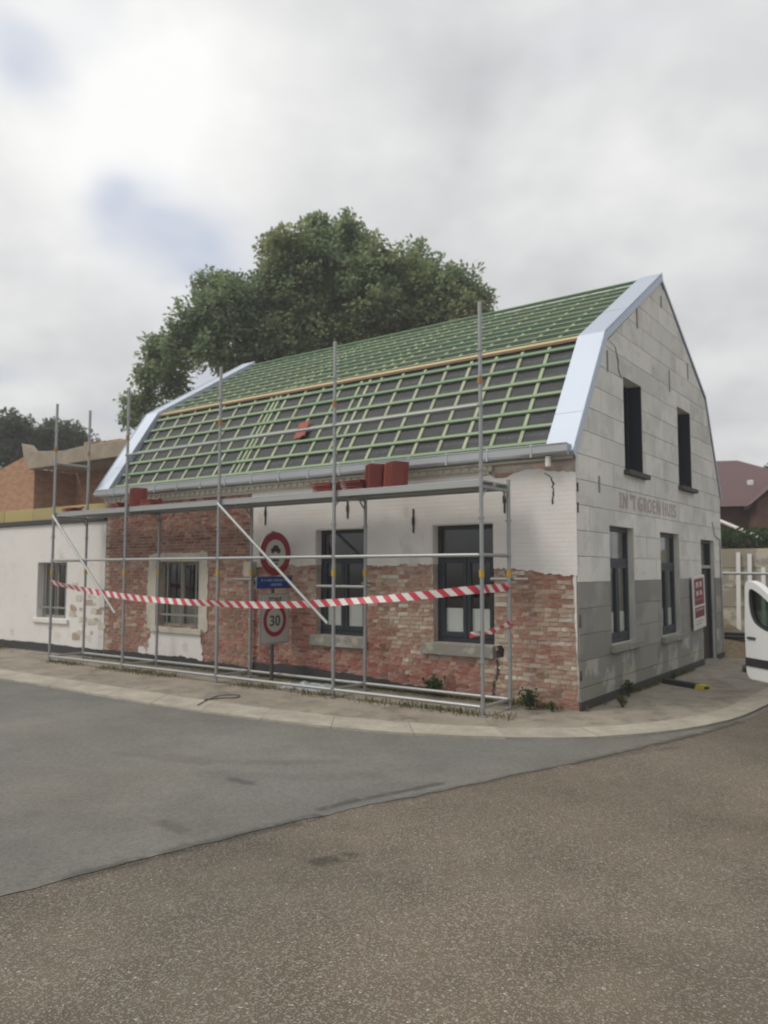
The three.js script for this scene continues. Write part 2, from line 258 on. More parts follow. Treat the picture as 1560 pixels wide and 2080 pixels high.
// edges of the gutter stones: inner line against the footpath, outer line against the road
const inner = new THREE.CatmullRomCurve3([V(-40, 0, 2.0), V(-20, 0, 2.02), V(-9.64, 0, 2.06), V(-4.46, 0, 2.12), V(-1.83, 0, 1.92), V(-0.38, 0, 1.46), V(0.62, 0, 0.66), V(1.25, 0, -0.69), V(1.42, 0, -2.6), V(1.48, 0, -6), V(1.5, 0, -30)], false, 'centripetal');
const outer = new THREE.CatmullRomCurve3([V(-40, 0, 2.52), V(-20, 0, 2.54), V(-9.64, 0, 2.6), V(-5.0, 0, 2.69), V(-3.6, 0, 2.66), V(-1.44, 0, 2.4), V(-0.18, 0, 1.91), V(0.82, 0, 1.13), V(1.48, 0, -0.14), V(1.74, 0, -2.1), V(1.84, 0, -6), V(1.86, 0, -30)], false, 'centripetal');
{
  const n = 400, I = inner.getSpacedPoints(n), O = outer.getSpacedPoints(n);
  // footpath: a grid between the gutter's inner line and far behind the houses
  const ring = [...I.map(p => [p.x, -p.z]), [-40, 30]];
  const s = new THREE.Shape(ring.map(p => new THREE.Vector2(...p)));
  const eg = new THREE.ExtrudeGeometry(s, { depth: 0.12, bevelEnabled: false }); eg.rotateX(-Math.PI / 2); eg.translate(0, -0.12, 0);
  const base = coarseColour(uvm(eg), 0, 1, 1);
  struct('pavement', base, M.pave);
  const kerb = new THREE.Group(); kerb.name = 'kerb'; kerb.userData.kind = 'structure'; scene.add(kerb);
  // gutter stones, one by one
  const L = outer.getLength(), cnt = Math.floor(L / 0.95), r = rng(5);
  for (let k = 0; k < cnt; k++) {
    const t0 = (k + 0.003) / cnt, t1 = (k + 0.997) / cnt, u0 = inner.getPointAt(t0), u1 = inner.getPointAt(t1), o0 = outer.getPointAt(t0), o1 = outer.getPointAt(t1);
    if (o1.x < -24 || o1.z < -14) continue;
    const um = inner.getPointAt((t0 + t1) / 2), om = outer.getPointAt((t0 + t1) / 2), dy = (r() - 0.5) * 0.006;
    const g = extrude([u0, um, u1, o1, om, o0].map(p => [p.x, -p.z]), 0.1); g.rotateX(-Math.PI / 2); g.translate(0, -0.094 + dy, 0);
    mesh('kerb_stone', uvm(g, 1, r(), r()), M.kerb[Math.floor(r() * 4)], kerb);
  }
}
{ // grey resurfaced road: from the gutter to the seam that runs across the junction
  const seam = [[-0.9, 9.5], [-0.44, 6.86], [-0.28, 6.1], [-0.12, 5.43], [0.08, 4.7], [0.4, 3.78], [0.68, 2.95], [0.94, 2.21], [1.25, 1.15], [1.5, 0.2], [1.66, -0.6], [1.78, -1.6], [1.83, -2.6]];
  const sc = new THREE.CatmullRomCurve3(seam.map(p => V(p[0], 0, p[1])), false, 'centripetal').getSpacedPoints(260), r = rng(9);
  const edge = sc.map((p, i) => V(p.x + (fbm3(i * 0.35, 2, 3, 3) - 0.5) * 0.07, 0, p.z));
  const O = outer.getSpacedPoints(500).filter(p => p.x > -32 && p.z > -2.6).reverse();
  const pts = [[-32, -9.5 - 1], [-0.9, -9.5 - 1], ...edge.map(p => [p.x, -p.z]), ...O.map(p => [p.x - 0.02, -p.z + 0.04])];
  // triangulate on a grid so that the tone can vary: clip by point-in-polygon of small squares near, big outline below
  const g = new THREE.ShapeGeometry(new THREE.Shape(pts.map(p => new THREE.Vector2(...p)))); g.rotateX(-Math.PI / 2); g.translate(0, ROAD + 0.004, 0);
  let tri = flat(g);
  for (let it = 0; it < 16; it++) tri = subdivide(tri, 0.45);
  tri.computeVertexNormals();
  struct('side_street', coarseColour(uvm(refine(tri)), 0.24, 0.8, 9, true), M.greyRoad);
}
function refine(g) { // fine faces where the marks lie
  let f = flat(g);
  for (let it = 0; it < 8; it++) { const p = f.attributes.position, out = [], a = V(), b = V(), c = V(); for (let i = 0; i < p.count; i += 3) { a.fromBufferAttribute(p, i); b.fromBufferAttribute(p, i + 1); c.fromBufferAttribute(p, i + 2); const e = [a.distanceTo(b), b.distanceTo(c), c.distanceTo(a)], m = Math.max(...e), cx = (a.x + b.x + c.x) / 3, cz = (a.z + b.z + c.z) / 3; if (m < 0.035 || cx < -9 || cx > 4 || cz < -3 || cz > 8 || nearStroke(cx, cz) > 0.28 + m) { out.push(a.clone(), b.clone(), c.clone()); continue; } const k = e.indexOf(m), t = [a, b, c], P = t[k].clone(), Q = t[(k + 1) % 3].clone(), S = t[(k + 2) % 3].clone(), Mi = P.clone().add(Q).multiplyScalar(0.5); out.push(P, Mi, S, Mi.clone(), Q, S.clone()); } f = new THREE.BufferGeometry().setFromPoints(out); }
  f.computeVertexNormals(); return f;
}
function subdivide(g, most) { // split triangles whose longest side is over `most`
  const p = g.attributes.position, out = [], a = V(), b = V(), c = V();
  for (let i = 0; i < p.count; i += 3) {
    a.fromBufferAttribute(p, i); b.fromBufferAttribute(p, i + 1); c.fromBufferAttribute(p, i + 2);
    const e = [a.distanceTo(b), b.distanceTo(c), c.distanceTo(a)], m = Math.max(...e), cx = (a.x + b.x + c.x) / 3;
    if (m < most * (cx < -14 ? 6 : 1)) { out.push(a.clone(), b.clone(), c.clone()); continue; }
    const k = e.indexOf(m), t = [a, b, c], P = t[k].clone(), Q = t[(k + 1) % 3].clone(), R = t[(k + 2) % 3].clone(), Mi = P.clone().add(Q).multiplyScalar(0.5);
    out.push(P, Mi, R, Mi.clone(), Q, R.clone());
  }
  const r = new THREE.BufferGeometry().setFromPoints(out); r.computeVertexNormals(); return r;
}

// ================================================================== THE HOUSE
const W = 7.3, XL = -9.68;
const house = thing('gambrel_house', 'brick and render corner house with a gambrel roof stripped to green battens', 'house');
const op = { right: [-2.10, -1.16, 0.72, 2.32], mid: [-4.24, -3.29, 0.72, 2.32], left: [-8.10, -6.93, 0.68, 1.85] };
const front = mesh('front_wall', uvm((() => { const g = extrude(rect(XL, -0.02, -0.1, 3.14), 0.3, [...Object.values(op).map(o => rect(...o)), [[-1.155, 0.56], [-1.03, 0.58], [-1.02, 0.68], [-1.06, 0.73], [-1.155, 0.71]]]); g.translate(0, 0, -0.307); return g; })()), M.mortar, house);
// ---- exposed bricks
{
  const inOpen = (x, y) => Object.values(op).some(o => x > o[0] && x < o[1] && y > o[2] && y < o[3]);
  const r = rng(77), variants = [];
  for (let v = 0; v < 10; v++) { // a worn brick: a box with pulled corners and a cushioned face
    const g = new THREE.BoxGeometry(1, 1, 1, 2, 1, 1), p = g.attributes.position, rr = rng(200 + v), jit = {};
    for (let i = 0; i < p.count; i++) { const k = [p.getX(i), p.getY(i), p.getZ(i)].map(n => Math.round(n * 2)).join(); jit[k] ??= [(rr() - 0.5) * 0.05, (rr() - 0.5) * 0.16, (rr() - 0.5) * 0.22]; if (p.getX(i) === 0 && p.getZ(i) > 0) jit[k][2] = Math.abs(jit[k][2]) + 0.06; p.setXYZ(i, p.getX(i) + jit[k][0], p.getY(i) + jit[k][1], p.getZ(i) + jit[k][2]); }
    g.computeVertexNormals(); const f = flat(g); f.computeVertexNormals();
    const pp = f.attributes.position, uv = new Float32Array(pp.count * 2), u0 = rr(), v0 = rr(); for (let i = 0; i < pp.count; i++) { uv[2 * i] = u0 + pp.getX(i) * 0.22; uv[2 * i + 1] = v0 + pp.getY(i) * 0.08; }
    f.setAttribute('uv', new THREE.BufferAttribute(uv, 2)); variants.push(f);
  }
  const all = [];
  const rows = Math.round(2.95 / ROW);
  for (let j = 0; j < rows; j++) {
    const y = 0.04 + j * ROW; let x = XL + (j % 2) * 0.088 + r() * 0.03;
    while (x < -0.03) {
      const len = (j % 3 === 1 && r() < 0.7) ? 0.085 + r() * 0.01 : 0.165 + r() * 0.022; let a = x, b = Math.min(x + len, -0.022); x += len + 0.011;
      for (const o of Object.values(op)) if (y > o[2] - ROW / 2 && y < o[3] + 0.01) { if (a < o[0] && b > o[0]) b = o[0] - 0.003; else if (a < o[1] && b > o[1]) a = o[1] + 0.003; }
      const cx = (a + b) / 2; if (b - a < 0.03 || inOpen(cx, y) || inOpen(a + 0.01, y) || inOpen(b - 0.01, y)) continue;
      const lim = cx > -5.64 ? (cx > -0.35 ? 1.76 : 1.9) : 2.98;
      if (y > lim && !(cx > -1.15 && cx < -0.42 && y > 2.9)) continue;
      if (cx > -1.2 && cx < -1.0 && y > 0.53 && y < 0.75) continue;
      // patches: red where the paint is gone, pale where lime still sticks
      const n = fbm3(cx * 0.9, y * 1.3, 4.2, 4), m = r(); let tone;
      if (cx < -5.64) tone = y > 1.9 ? (m < 0.5 ? 7 : m < 0.74 ? 4 : m < 0.86 ? 0 : 6) : (n > 0.52 ? (m < 0.25 ? 0 : m < 0.6 ? 6 : 7) : (m < 0.3 ? 2 : m < 0.55 ? 6 : m < 0.8 ? 0 : 3));
      else { const low = y < 0.62 ? 0.13 : y < 0.9 ? 0.07 : 0.01; tone = n + low > 0.56 ? (m < 0.35 ? 0 : m < 0.6 ? 1 : m < 0.75 ? 4 : 6) : n + low > 0.47 ? (m < 0.3 ? 2 : m < 0.55 ? 6 : m < 0.75 ? 0 : m < 0.9 ? 3 : 7) : (m < 0.35 ? 3 : m < 0.65 ? 2 : m < 0.8 ? 5 : 6); }
      const d = EYE.distanceTo(V(cx, y, 0));
      all.push({ cx, y, w: b - a, h: ROW - 0.011 + (r() - 0.5) * 0.006, z: (r() - 0.5) * 0.007, rot: (r() - 0.5) * 0.03, tone, v: Math.floor(r() * 10), k: (b - a) / d * (cx > -0.9 || (cx < -1.1 && y < 1.75) ? 1 : 0.7), s: 0.88 + r() * 0.26 });
    }
  }
  all.sort((p, q) => q.k - p.k);
  const rest = [];
  all.forEach((b, i) => {
    const m = new THREE.Matrix4().compose(V(b.cx, b.y, -0.02 + b.z), new THREE.Quaternion().setFromAxisAngle(V(0, 0, 1), b.rot * 0.4), V(b.w, b.h, 0.04));
    if (i < 300) { const o = mesh('brick', variants[b.v], M.brick[b.tone], front); o.applyMatrix4(m); }
    else { const g = variants[b.v].clone().applyMatrix4(m), n = g.attributes.position.count, c = new Float32Array(n * 3), t = brickTones[b.tone]; for (let q = 0; q < n; q++) { c[3 * q] = t[0] * b.s; c[3 * q + 1] = t[1] * b.s; c[3 * q + 2] = t[2] * b.s; } g.setAttribute('color', new THREE.BufferAttribute(c, 3)); rest.push(g); }
  });
  const o = mesh('brickwork', merge(rest), M.brickV, front); o.userData.kind = 'stuff';
}
// ---- paint and plaster still on the front wall, as coats with a ragged edge
function ragged(pts, amp, step, seed, fixed = () => false) { // pts closed polygon; breaks every free side into a torn line
  const out = [], r = rng(seed);
  for (let i = 0; i < pts.length; i++) {
    const a = pts[i], b = pts[(i + 1) % pts.length], L = Math.hypot(b[0] - a[0], b[1] - a[1]); out.push(a);
    if (fixed(i)) continue;
    const n = Math.floor(L / step); for (let k = 1; k < n; k++) { const t = k / n, e = (fbm3((a[0] + (b[0] - a[0]) * t) * 3.1 + seed, (a[1] + (b[1] - a[1]) * t) * 3.1, seed, 3) - 0.5) * 2 * amp + (r() - 0.5) * amp * 0.7; out.push([a[0] + (b[0] - a[0]) * t - (b[1] - a[1]) / L * e, a[1] + (b[1] - a[1]) * t + (b[0] - a[0]) / L * e]); }
  }
  return out;
}
{
  const coat = (name, pts, holes, mt, th = 0.012, z = 0.003) => { const g = extrude(pts, th, holes); g.translate(0, 0, z); return mesh(name, uvm(g), mt, house); };
  // upper white coat; its lower edge dips round the two tall windows
  const low = ragged([[-5.64, 1.77], [-4.245, 1.78], [-4.245, 2.325], [-3.285, 2.325], [-3.285, 1.77], [-2.105, 1.78], [-2.105, 2.325], [-1.155, 2.325], [-1.155, 1.72], [-0.6, 1.70], [-0.003, 1.63]], 0.05, 0.035, 31, i => [1, 2, 3, 5, 6, 7, 10].includes(i)).filter((p, i, a) => true);
  const top = ragged([[-0.003, 2.9], [-0.34, 2.94], [-0.5, 2.99], [-0.75, 2.97], [-1.05, 2.9], [-1.2, 2.96], [-1.5, 3.0], [-5.64, 3.0]], 0.03, 0.05, 37, i => i === 6 || i === 7);
  coat('paint_coat', [...low, ...top], [], M.white);
  // white strip on the corner edge, torn off the brick
  coat('paint_coat', [[-0.022, 0.14], ...ragged([[-0.022, 0.14], [-0.055, 1.62]].concat([[-0.022, 1.63]]), 0.02, 0.05, 5, i => i > 0).slice(1)], [], M.white, 0.01, 0.002);
  // plaster surround of the barred window and the white field under it
  const o = op.left;
  const sur = ragged([[o[0] - 0.25, 0.62], [o[1] + 0.24, 0.66], [o[1] + 0.2, 2.02], [o[0] - 0.24, 2.0]], 0.045, 0.05, 12);
  coat('plaster_surround', sur, [rect(o[0] - 0.004, o[1] + 0.004, 0.665, o[3] + 0.004)], M.cream, 0.012);
  coat('paint_coat', ragged([[-8.32, 0.16], [-6.80, 0.15], [-6.86, 0.56], [-8.2, 0.58]], 0.09, 0.05, 22), [], M.white, 0.013, 0.004);
  coat('paint_coat', ragged([[-8.62, 0.12], [-8.32, 0.12], [-8.36, 0.24], [-8.55, 0.3]], 0.06, 0.04, 23), [], M.white, 0.011, 0.003);
  // tarred foot of the wall
  coat('tar_plinth', ragged([[-5.6, 0.0], [-1.9, 0.0], [-2.2, 0.1], [-3.4, 0.17], [-4.6, 0.22], [-5.6, 0.2]], 0.035, 0.06, 41, i => i === 0), [], M.tar, 0.014, 0.006);
  coat('tar_plinth', ragged([[XL + 0.02, 0.0], [-5.7, 0.0], [-5.7, 0.12], [-7.2, 0.16], [XL + 0.02, 0.17]], 0.03, 0.06, 42, i => i === 0), [], M.tar, 0.014, 0.006);
  // whitewashed inner reveals of the two tall windows
  for (const q of [op.right, op.mid]) { mesh('reveal', uvm(box(q[0] - 0.001, q[0] + 0.008, 1.78, q[3], -0.16, 0.014)), M.whiteSmooth, house); mesh('reveal', uvm(box(q[0] + 0.008, q[1], q[3] - 0.008, q[3] + 0.001, -0.16, 0.014)), M.whiteSmooth, house); }
  // cracks
  const crack = (name, pts, w, at) => { const p = [], q = []; const cp = new THREE.CatmullRomCurve3(pts.map(v => V(v[0], v[1], 0)), false, 'catmullrom', 0.2).getSpacedPoints(40); cp.forEach((e, i) => { const ww = w * (0.35 + 0.9 * fbm3(i * 0.5, pts[0][0], 1, 2)), j = (fbm3(i * 0.7, 2, pts[0][1], 2) - 0.5) * w * 3; p.push([e.x + j - ww, e.y]); q.unshift([e.x + j + ww, e.y]); }); const g = extrude([...p, ...q], 0.003); at(g); return mesh(name, uvm(g), M.rust, house); };
  crack('crack', [[-1.12, 0.55], [-1.10, 0.4], [-1.16, 0.22], [-1.2, 0.03]], 0.018, g => g.translate(0, 0, 0.012));
  crack('crack', [[-0.42, 2.92], [-0.33, 2.86], [-0.3, 2.72], [-0.31, 2.52]], 0.014, g => g.translate(0, 0, 0.014));
  crack('crack', [[1.12, 4.86], [1.42, 4.84], [1.5, 4.78], [1.58, 4.66], [1.6, 4.52], [1.72, 4.42]], 0.02, g => { g.rotateY(Math.PI / 2); g.translate(0.002, 0, 0); });
}
// ---- gable wall: a core, and on it the render scored into blocks
const gablePts = [[0.02, -0.1], [W, -0.1], [W, 3.12], [6.36, 4.92], [3.74, 6.45], [1.1, 4.80], [0.02, 3.12]]; // (-z, y)
const gop = { one: [1.10, 2.08, 0.70, 2.30], two: [3.33, 4.38, 0.66, 2.30], door: [5.75, 6.72, -0.1, 2.26], upA: [1.78, 2.58, 3.12, 4.47], upB: [4.47, 5.28, 3.13, 4.50] };
const gable = mesh('gable_wall', uvm((() => {
  const s = gablePts.map(p => [...p]); s[0][0] = 0.33; s[6][0] = 0.33; s[6][1] = 3.12; s.splice(6, 1, [0.33, 3.6]);
  const outline = [[0.33, -0.1], [5.75, -0.1], [5.75, 2.26], [6.72, 2.26], [6.72, -0.1], [W, -0.1], [W, 3.12], [6.36, 4.92], [3.74, 6.45], [1.1, 4.80], [0.33, 3.6]];
  return extrudeX(outline, -0.016, 0.3, ['one', 'two', 'upA', 'upB'].map(k => rect(...gop[k])));
})()), M.render[1], house);
{
  const clip = (poly, inside, cut) => { const out = []; for (let i = 0; i < poly.length; i++) { const a = poly[i], b = poly[(i + 1) % poly.length], ia = inside(a), ib = inside(b); if (ia) out.push(a); if (ia !== ib) out.push(cut(a, b)); } return out; };
  const hull = [[0, 0.0], [W, 0.0], [W, 3.12], [6.36, 4.92], [3.74, 6.45], [1.1, 4.80], [0.0, 3.12]];
  const toHull = poly => { for (let i = 0; i < hull.length && poly.length > 2; i++) { const a = hull[i], b = hull[(i + 1) % hull.length]; const f = p => (b[0] - a[0]) * (p[1] - a[1]) - (b[1] - a[1]) * (p[0] - a[0]); poly = clip(poly, p => f(p) >= -1e-9, (p, q) => { const t = f(p) / (f(p) - f(q)); return [p[0] + (q[0] - p[0]) * t, p[1] + (q[1] - p[1]) * t]; }); } return poly; };
  const minus = (rs, o) => rs.flatMap(([a, b, c, d]) => { if (b <= o[0] || a >= o[1] || d <= o[2] || c >= o[3]) return [[a, b, c, d]]; const l = [], x0 = Math.max(a, o[0]), x1 = Math.min(b, o[1]); if (a < o[0]) l.push([a, o[0], c, d]); if (b > o[1]) l.push([o[1], b, c, d]); if (d > o[3]) l.push([x0, x1, o[3], d]); if (c < o[2]) l.push([x0, x1, c, o[2]]); return l; });
  const ys = [0.1]; for (let y = 0.27; y < 6.6; y += 0.32) ys.push(y);
  const r = rng(90);
  for (let j = 0; j + 1 < ys.length; j++) {
    let z = -(j % 2 ? 0.46 : 0.0) - 0.02;
    while (z < W) {
      const wdt = 0.9 + (r() - 0.5) * 0.05, a = Math.max(z + 0.003, 0.0), b = Math.min(z + wdt - 0.003, W); z += wdt; if (b - a < 0.02) continue;
      let rs = [[a, b, ys[j] + 0.004, ys[j + 1] - 0.004]]; for (const o of Object.values(gop)) rs = minus(rs, o);
      const th = 0.0165 + (r() - 0.5) * 0.003, gs = [];
      for (const q of rs) { const poly = toHull(rect(...q)); if (poly.length > 2) { const g = extrudeX(poly, 0, th); gs.push(uvm(g)); } }
      if (!gs.length) continue;
      const yc = (ys[j] + ys[j + 1]) / 2, k = Math.floor(r() * 3);
      const o = mesh('render_block', merge(gs), yc > 1.5 ? M.render[k] : yc > 0.56 || r() < 0.2 ? M.greyPaint[k] : M.foot, gable); o.position.x = (r() - 0.5) * 0.003;
    }
  }
  mesh('tar_plinth', uvm(merge([box(-0.016, 0.014, -0.1, 0.1, -5.74, 0.004), box(-0.016, 0.014, -0.1, 0.1, -W, -6.73)])), M.tar, house);
  // render reveals of the gable openings
  for (const k of ['one', 'two', 'upA', 'upB']) { const o = gop[k], u = k[0] === 'u'; mesh('reveal', uvm(box(-0.2, -0.004, o[2], o[3], -o[1] - 0.001, -o[1] + 0.008)), u ? M.frame : M.render[1], house); }
}
// faded painted lettering on the gable
const font = await new FontLoader().loadAsync('fonts/droid/droid_sans_bold.typeface.json');
{
  const t = new TextGeometry("IN 'T GROEN HUIS", { font, size: 0.215, depth: 0.003, curveSegments: 3, bevelEnabled: false }); t.computeBoundingBox();
  const s = 2.7 / (t.boundingBox.max.x - t.boundingBox.min.x); t.scale(s, 1, 1); t.rotateY(Math.PI / 2); t.translate(0.001, 2.565, -1.5);
  mesh('lettering', t, mat(C(0.4, 0.325, 0.305), 0.95), house);
}
// ---- other walls, floors
const inside = mesh('inner_walls', uvm(merge([box(XL, XL + 0.3, -0.1, 3.1, -W, -0.33), box(XL, -0.33, -0.1, 3.1, -W, -W + 0.3), box(XL + 0.31, -0.34, 2.68, 2.85, -W + 0.31, -0.34), box(XL + 0.31, -0.34, -0.09, 0.02, -W + 0.31, -0.34), box(-5.8, -5.65, 0.02, 2.68, -W + 0.31, -0.34), box(XL + 0.31, -0.34, 0.02, 2.68, -3.9, -3.8)])), M.room, house);
mesh('end_wall', uvm(extrudeX([[0.02, 3.1], [W, 3.1], [6.36, 4.92], [3.74, 6.45], [1.1, 4.80]], XL + 0.3, 0.3)), M.mortar, house);

// ---- windows
function sash(o, depth, opts = {}) { // a tall two-leaf window with a top light, facing +z in its own frame: origin at the middle of the sill line
  const g = new THREE.Group(), w = o[1] - o[0], h = o[3] - o[2], d = 0.06, z = -depth, t = 0.065, ty = opts.transom ?? h * 0.72, hw = w / 2;
  const fr = (a, b, c, e, zz = 0, dd = d) => rbox(a, b, c, e, z - dd / 2 + zz, z + dd / 2 + zz, 0.006);
  const fm = mesh('frame', merge([fr(-hw, -hw + t, 0, h), fr(hw - t, hw, 0, h), fr(-hw + t, hw - t, 0, t), fr(-hw + t, hw - t, h - t, h), fr(-hw + t, hw - t, ty - 0.035, ty + 0.045)]), M.frame, g);
  const lv = [[-hw + t, -0.004], [0.004, hw - t]], y0 = t + 0.002, y1 = ty - 0.037, s = 0.058;
  for (const [a, b] of lv) {
    const c = mesh('casement', merge([fr(a, a + s, y0, y1, 0.012), fr(b - s, b, y0, y1, 0.012), fr(a + s, b - s, y0, y0 + s * 1.3, 0.012), fr(a + s, b - s, y1 - s, y1, 0.012)]), M.frame, g);
    mesh('pane', box(a + s - 0.004, b - s + 0.004, y0 + s, y1 - s + 0.004, z + 0.01, z + 0.016), M.glass, g);
    mesh('panel', box(a + s, b - s, y0 + s * 1.3, opts.panel ?? 0.45, z - 0.012, z - 0.004), M.panel, g);
  }
  mesh('pane', box(-hw + t - 0.004, hw - t + 0.004, ty + 0.04, h - t + 0.004, z - 0.003, z + 0.003), M.glass, g);
  g.name = 'window'; return g;
}
for (const [k, sx0, sx1] of [['right', 0.15, 0.01], ['mid', 0.07, 0.05]]) {
  const o = op[k], w = sash(o, 0.15, { transom: 1.17, panel: 0.46 }); w.position.set((o[0] + o[1]) / 2, o[2], 0); house.add(w);
  const s = mesh('sill', uvm(rbox(o[0] - sx0, o[1] + sx1, o[2] - 0.165, o[2] - 0.004, -0.11, 0.07, 0.014, 2)), M.sill, w); s.position.set(-(o[0] + o[1]) / 2, -o[2], 0);
}
for (const k of ['one', 'two']) {
  const o = gop[k], w = sash([0, o[1] - o[0], o[2], o[3]], 0.12, { transom: 1.12, panel: 0.42 }); w.rotation.y = Math.PI / 2; w.position.set(0, o[2], -(o[0] + o[1]) / 2); house.add(w);
  const hw = (o[1] - o[0]) / 2, s = mesh('sill', uvm(rbox(-hw - 0.08, hw + 0.1, -0.09, -0.003, -0.17, 0.075, 0.01, 2)), M.sill, w);
}
for (const k of ['upA', 'upB']) { // bare upper openings: an old dark frame set deep, no glass
  const o = gop[k], hw = (o[1] - o[0]) / 2, h = o[3] - o[2], g = new THREE.Group(); g.name = 'window'; g.rotation.y = Math.PI / 2; g.position.set(0, o[2], -(o[0] + o[1]) / 2); house.add(g);
  mesh('frame', merge([rbox(-hw, -hw + 0.06, 0, h, -0.27, -0.2, 0.005), rbox(hw - 0.06, hw, 0, h, -0.27, -0.2, 0.005), rbox(-hw + 0.06, hw - 0.06, h - 0.06, h, -0.27, -0.2, 0.005), rbox(-0.03, 0.03, 0.05, h - 0.06, -0.27, -0.2, 0.005), rbox(-hw + 0.06, hw - 0.06, 0, 0.05, -0.27, -0.2, 0.005)]), M.frame, g);
  mesh('sill', uvm(rbox(-hw - 0.06, hw + 0.08, -0.07, -0.002, -0.19, 0.09, 0.008, 2)), mat(C(0.07, 0.068, 0.065), 0.9), g);
}
function barred(o, parent, bars, sillM) { // low window with iron bars before dark glass
  const g = new THREE.Group(); g.name = 'window'; g.position.set((o[0] + o[1]) / 2, o[2], 0); parent.add(g);
  const hw = (o[1] - o[0]) / 2, h = o[3] - o[2], fr = (a, b, c, e) => rbox(a, b, c, e, -0.19, -0.13, 0.005);
  mesh('frame', merge([fr(-hw, -hw + 0.05, 0, h), fr(hw - 0.05, hw, 0, h), fr(-hw + 0.05, hw - 0.05, 0, 0.06), fr(-hw + 0.05, hw - 0.05, h - 0.05, h), fr(-0.02, 0.02, 0.06, h - 0.05)]), M.oldWood, g);
  mesh('pane', box(-hw + 0.04, -0.016, 0.05, h - 0.04, -0.163, -0.157), M.glass, g); mesh('pane', box(0.016, hw - 0.04, 0.05, h - 0.04, -0.163, -0.157), M.glass, g);
  for (let k = 0; k < bars; k++) mesh('bar', rod(V(-hw + 2 * hw * (k + 0.62) / bars, 0.0, -0.06), V(-hw + 2 * hw * (k + 0.62) / bars, h, -0.06), 0.013), M.galv, g);
  mesh('bar', rbox(-hw, hw, 0.2, 0.235, -0.068, -0.052, 0.004), M.galv, g);
  mesh('sill', uvm(rbox(-hw - 0.1, hw + 0.12, -0.1, -0.003, -0.12, 0.06, 0.012, 2)), sillM, g);
  return g;
}
{ const g = barred(op.left, house, 3, M.cream); mesh('panel', uvm(merge([box(-0.42, 0.5, 0.06, 0.42, -0.21, -0.2)])), M.oldWood, g); }
// ---- gable doorway: an open lobby with a dark door leaf pushed in and a top light
{
  const g = new THREE.Group(); g.name = 'door'; g.rotation.y = Math.PI / 2; g.position.set(0, 0, -(gop.door[0] + gop.door[1]) / 2); house.add(g); const hw = 0.485;
  mesh('frame', merge([rbox(-hw, -hw + 0.06, 0.031, 2.26, -0.2, -0.07, 0.006), rbox(hw - 0.06, hw, 0.031, 2.26, -0.2, -0.07, 0.006), rbox(-hw + 0.06, hw - 0.06, 2.2, 2.26, -0.2, -0.07, 0.006)]), M.frame, g);
  mesh('transom_bar', rbox(-hw + 0.06, hw - 0.06, 1.73, 1.79, -0.17, -0.06, 0.006), M.galvLight, g);
  mesh('pane', box(-hw + 0.06, hw - 0.06, 1.79, 2.2, -0.13, -0.12), M.glass, g);
  const leaf = mesh('leaf', rbox(-hw + 0.065, hw - 0.065, 0.032, 1.72, -0.165, -0.12, 0.006), mat(C(0.035, 0.02, 0.018), 0.6), g); mesh('handle', rod(V(-0.34, 0.98, -0.1), V(-0.24, 0.98, -0.1), 0.01), M.galv, leaf);
  mesh('threshold', uvm(rbox(-hw, hw, -0.09, 0.03, -0.3, 0.03, 0.01)), M.sill, g);
}
// ---- wall anchors, lintel remains, corner damage
{
  const anchor = (x, y, h) => mesh('wall_anchor', merge([rbox(x - 0.012, x + 0.012, y - h / 2, y + h / 2, 0.012, 0.032, 0.004), rbox(x - 0.022, x + 0.022, y - 0.05, y + 0.05, 0.014, 0.036, 0.006)]), M.iron, house);
  for (const [x, y, h] of [[-2.41, 2.39, 0.34], [-5.32, 2.62, 0.38], [-3.6, 2.62, 0.3], [-0.98, 2.62, 0.36]]) anchor(x, y, h);
  for (const [z, y, h] of [[-2.45, 5.55, 0.42], [-4.05, 4.85, 0.36], [-1.15, 4.55, 0.3], [-3.7, 6.1, 0.2], [-5.2, 5.25, 0.3], [-0.75, 2.82, 0.22]]) mesh('wall_anchor', rbox(0.001, 0.016, y - h / 2, y + h / 2, z - 0.016, z + 0.016, 0.004), mat(C(0.27, 0.26, 0.25), 0.9), house);
  const r = rng(66);
  for (const [y, h] of [[2.72, 0.11], [2.47, 0.13], [1.08, 0.16], [0.42, 0.12]]) mesh('corner_break', uvm(extrudeX(ragged(rect(-0.004, 0.055, y - h / 2, y + h / 2), 0.014, 0.02, 60 + Math.floor(y * 9)), 0.004, 0.006)), M.rust, house);
  mesh('cable_clip', merge([rod(V(0.012, 2.62, -6.6), V(0.012, 2.36, -6.75), 0.008), rod(V(0.012, 2.36, -6.75), V(0.012, 2.3, -7.15), 0.008), rod(V(0.012, 2.3, -7.15), V(0.012, 0.1, -7.18), 0.012)]), M.galv, house);
}
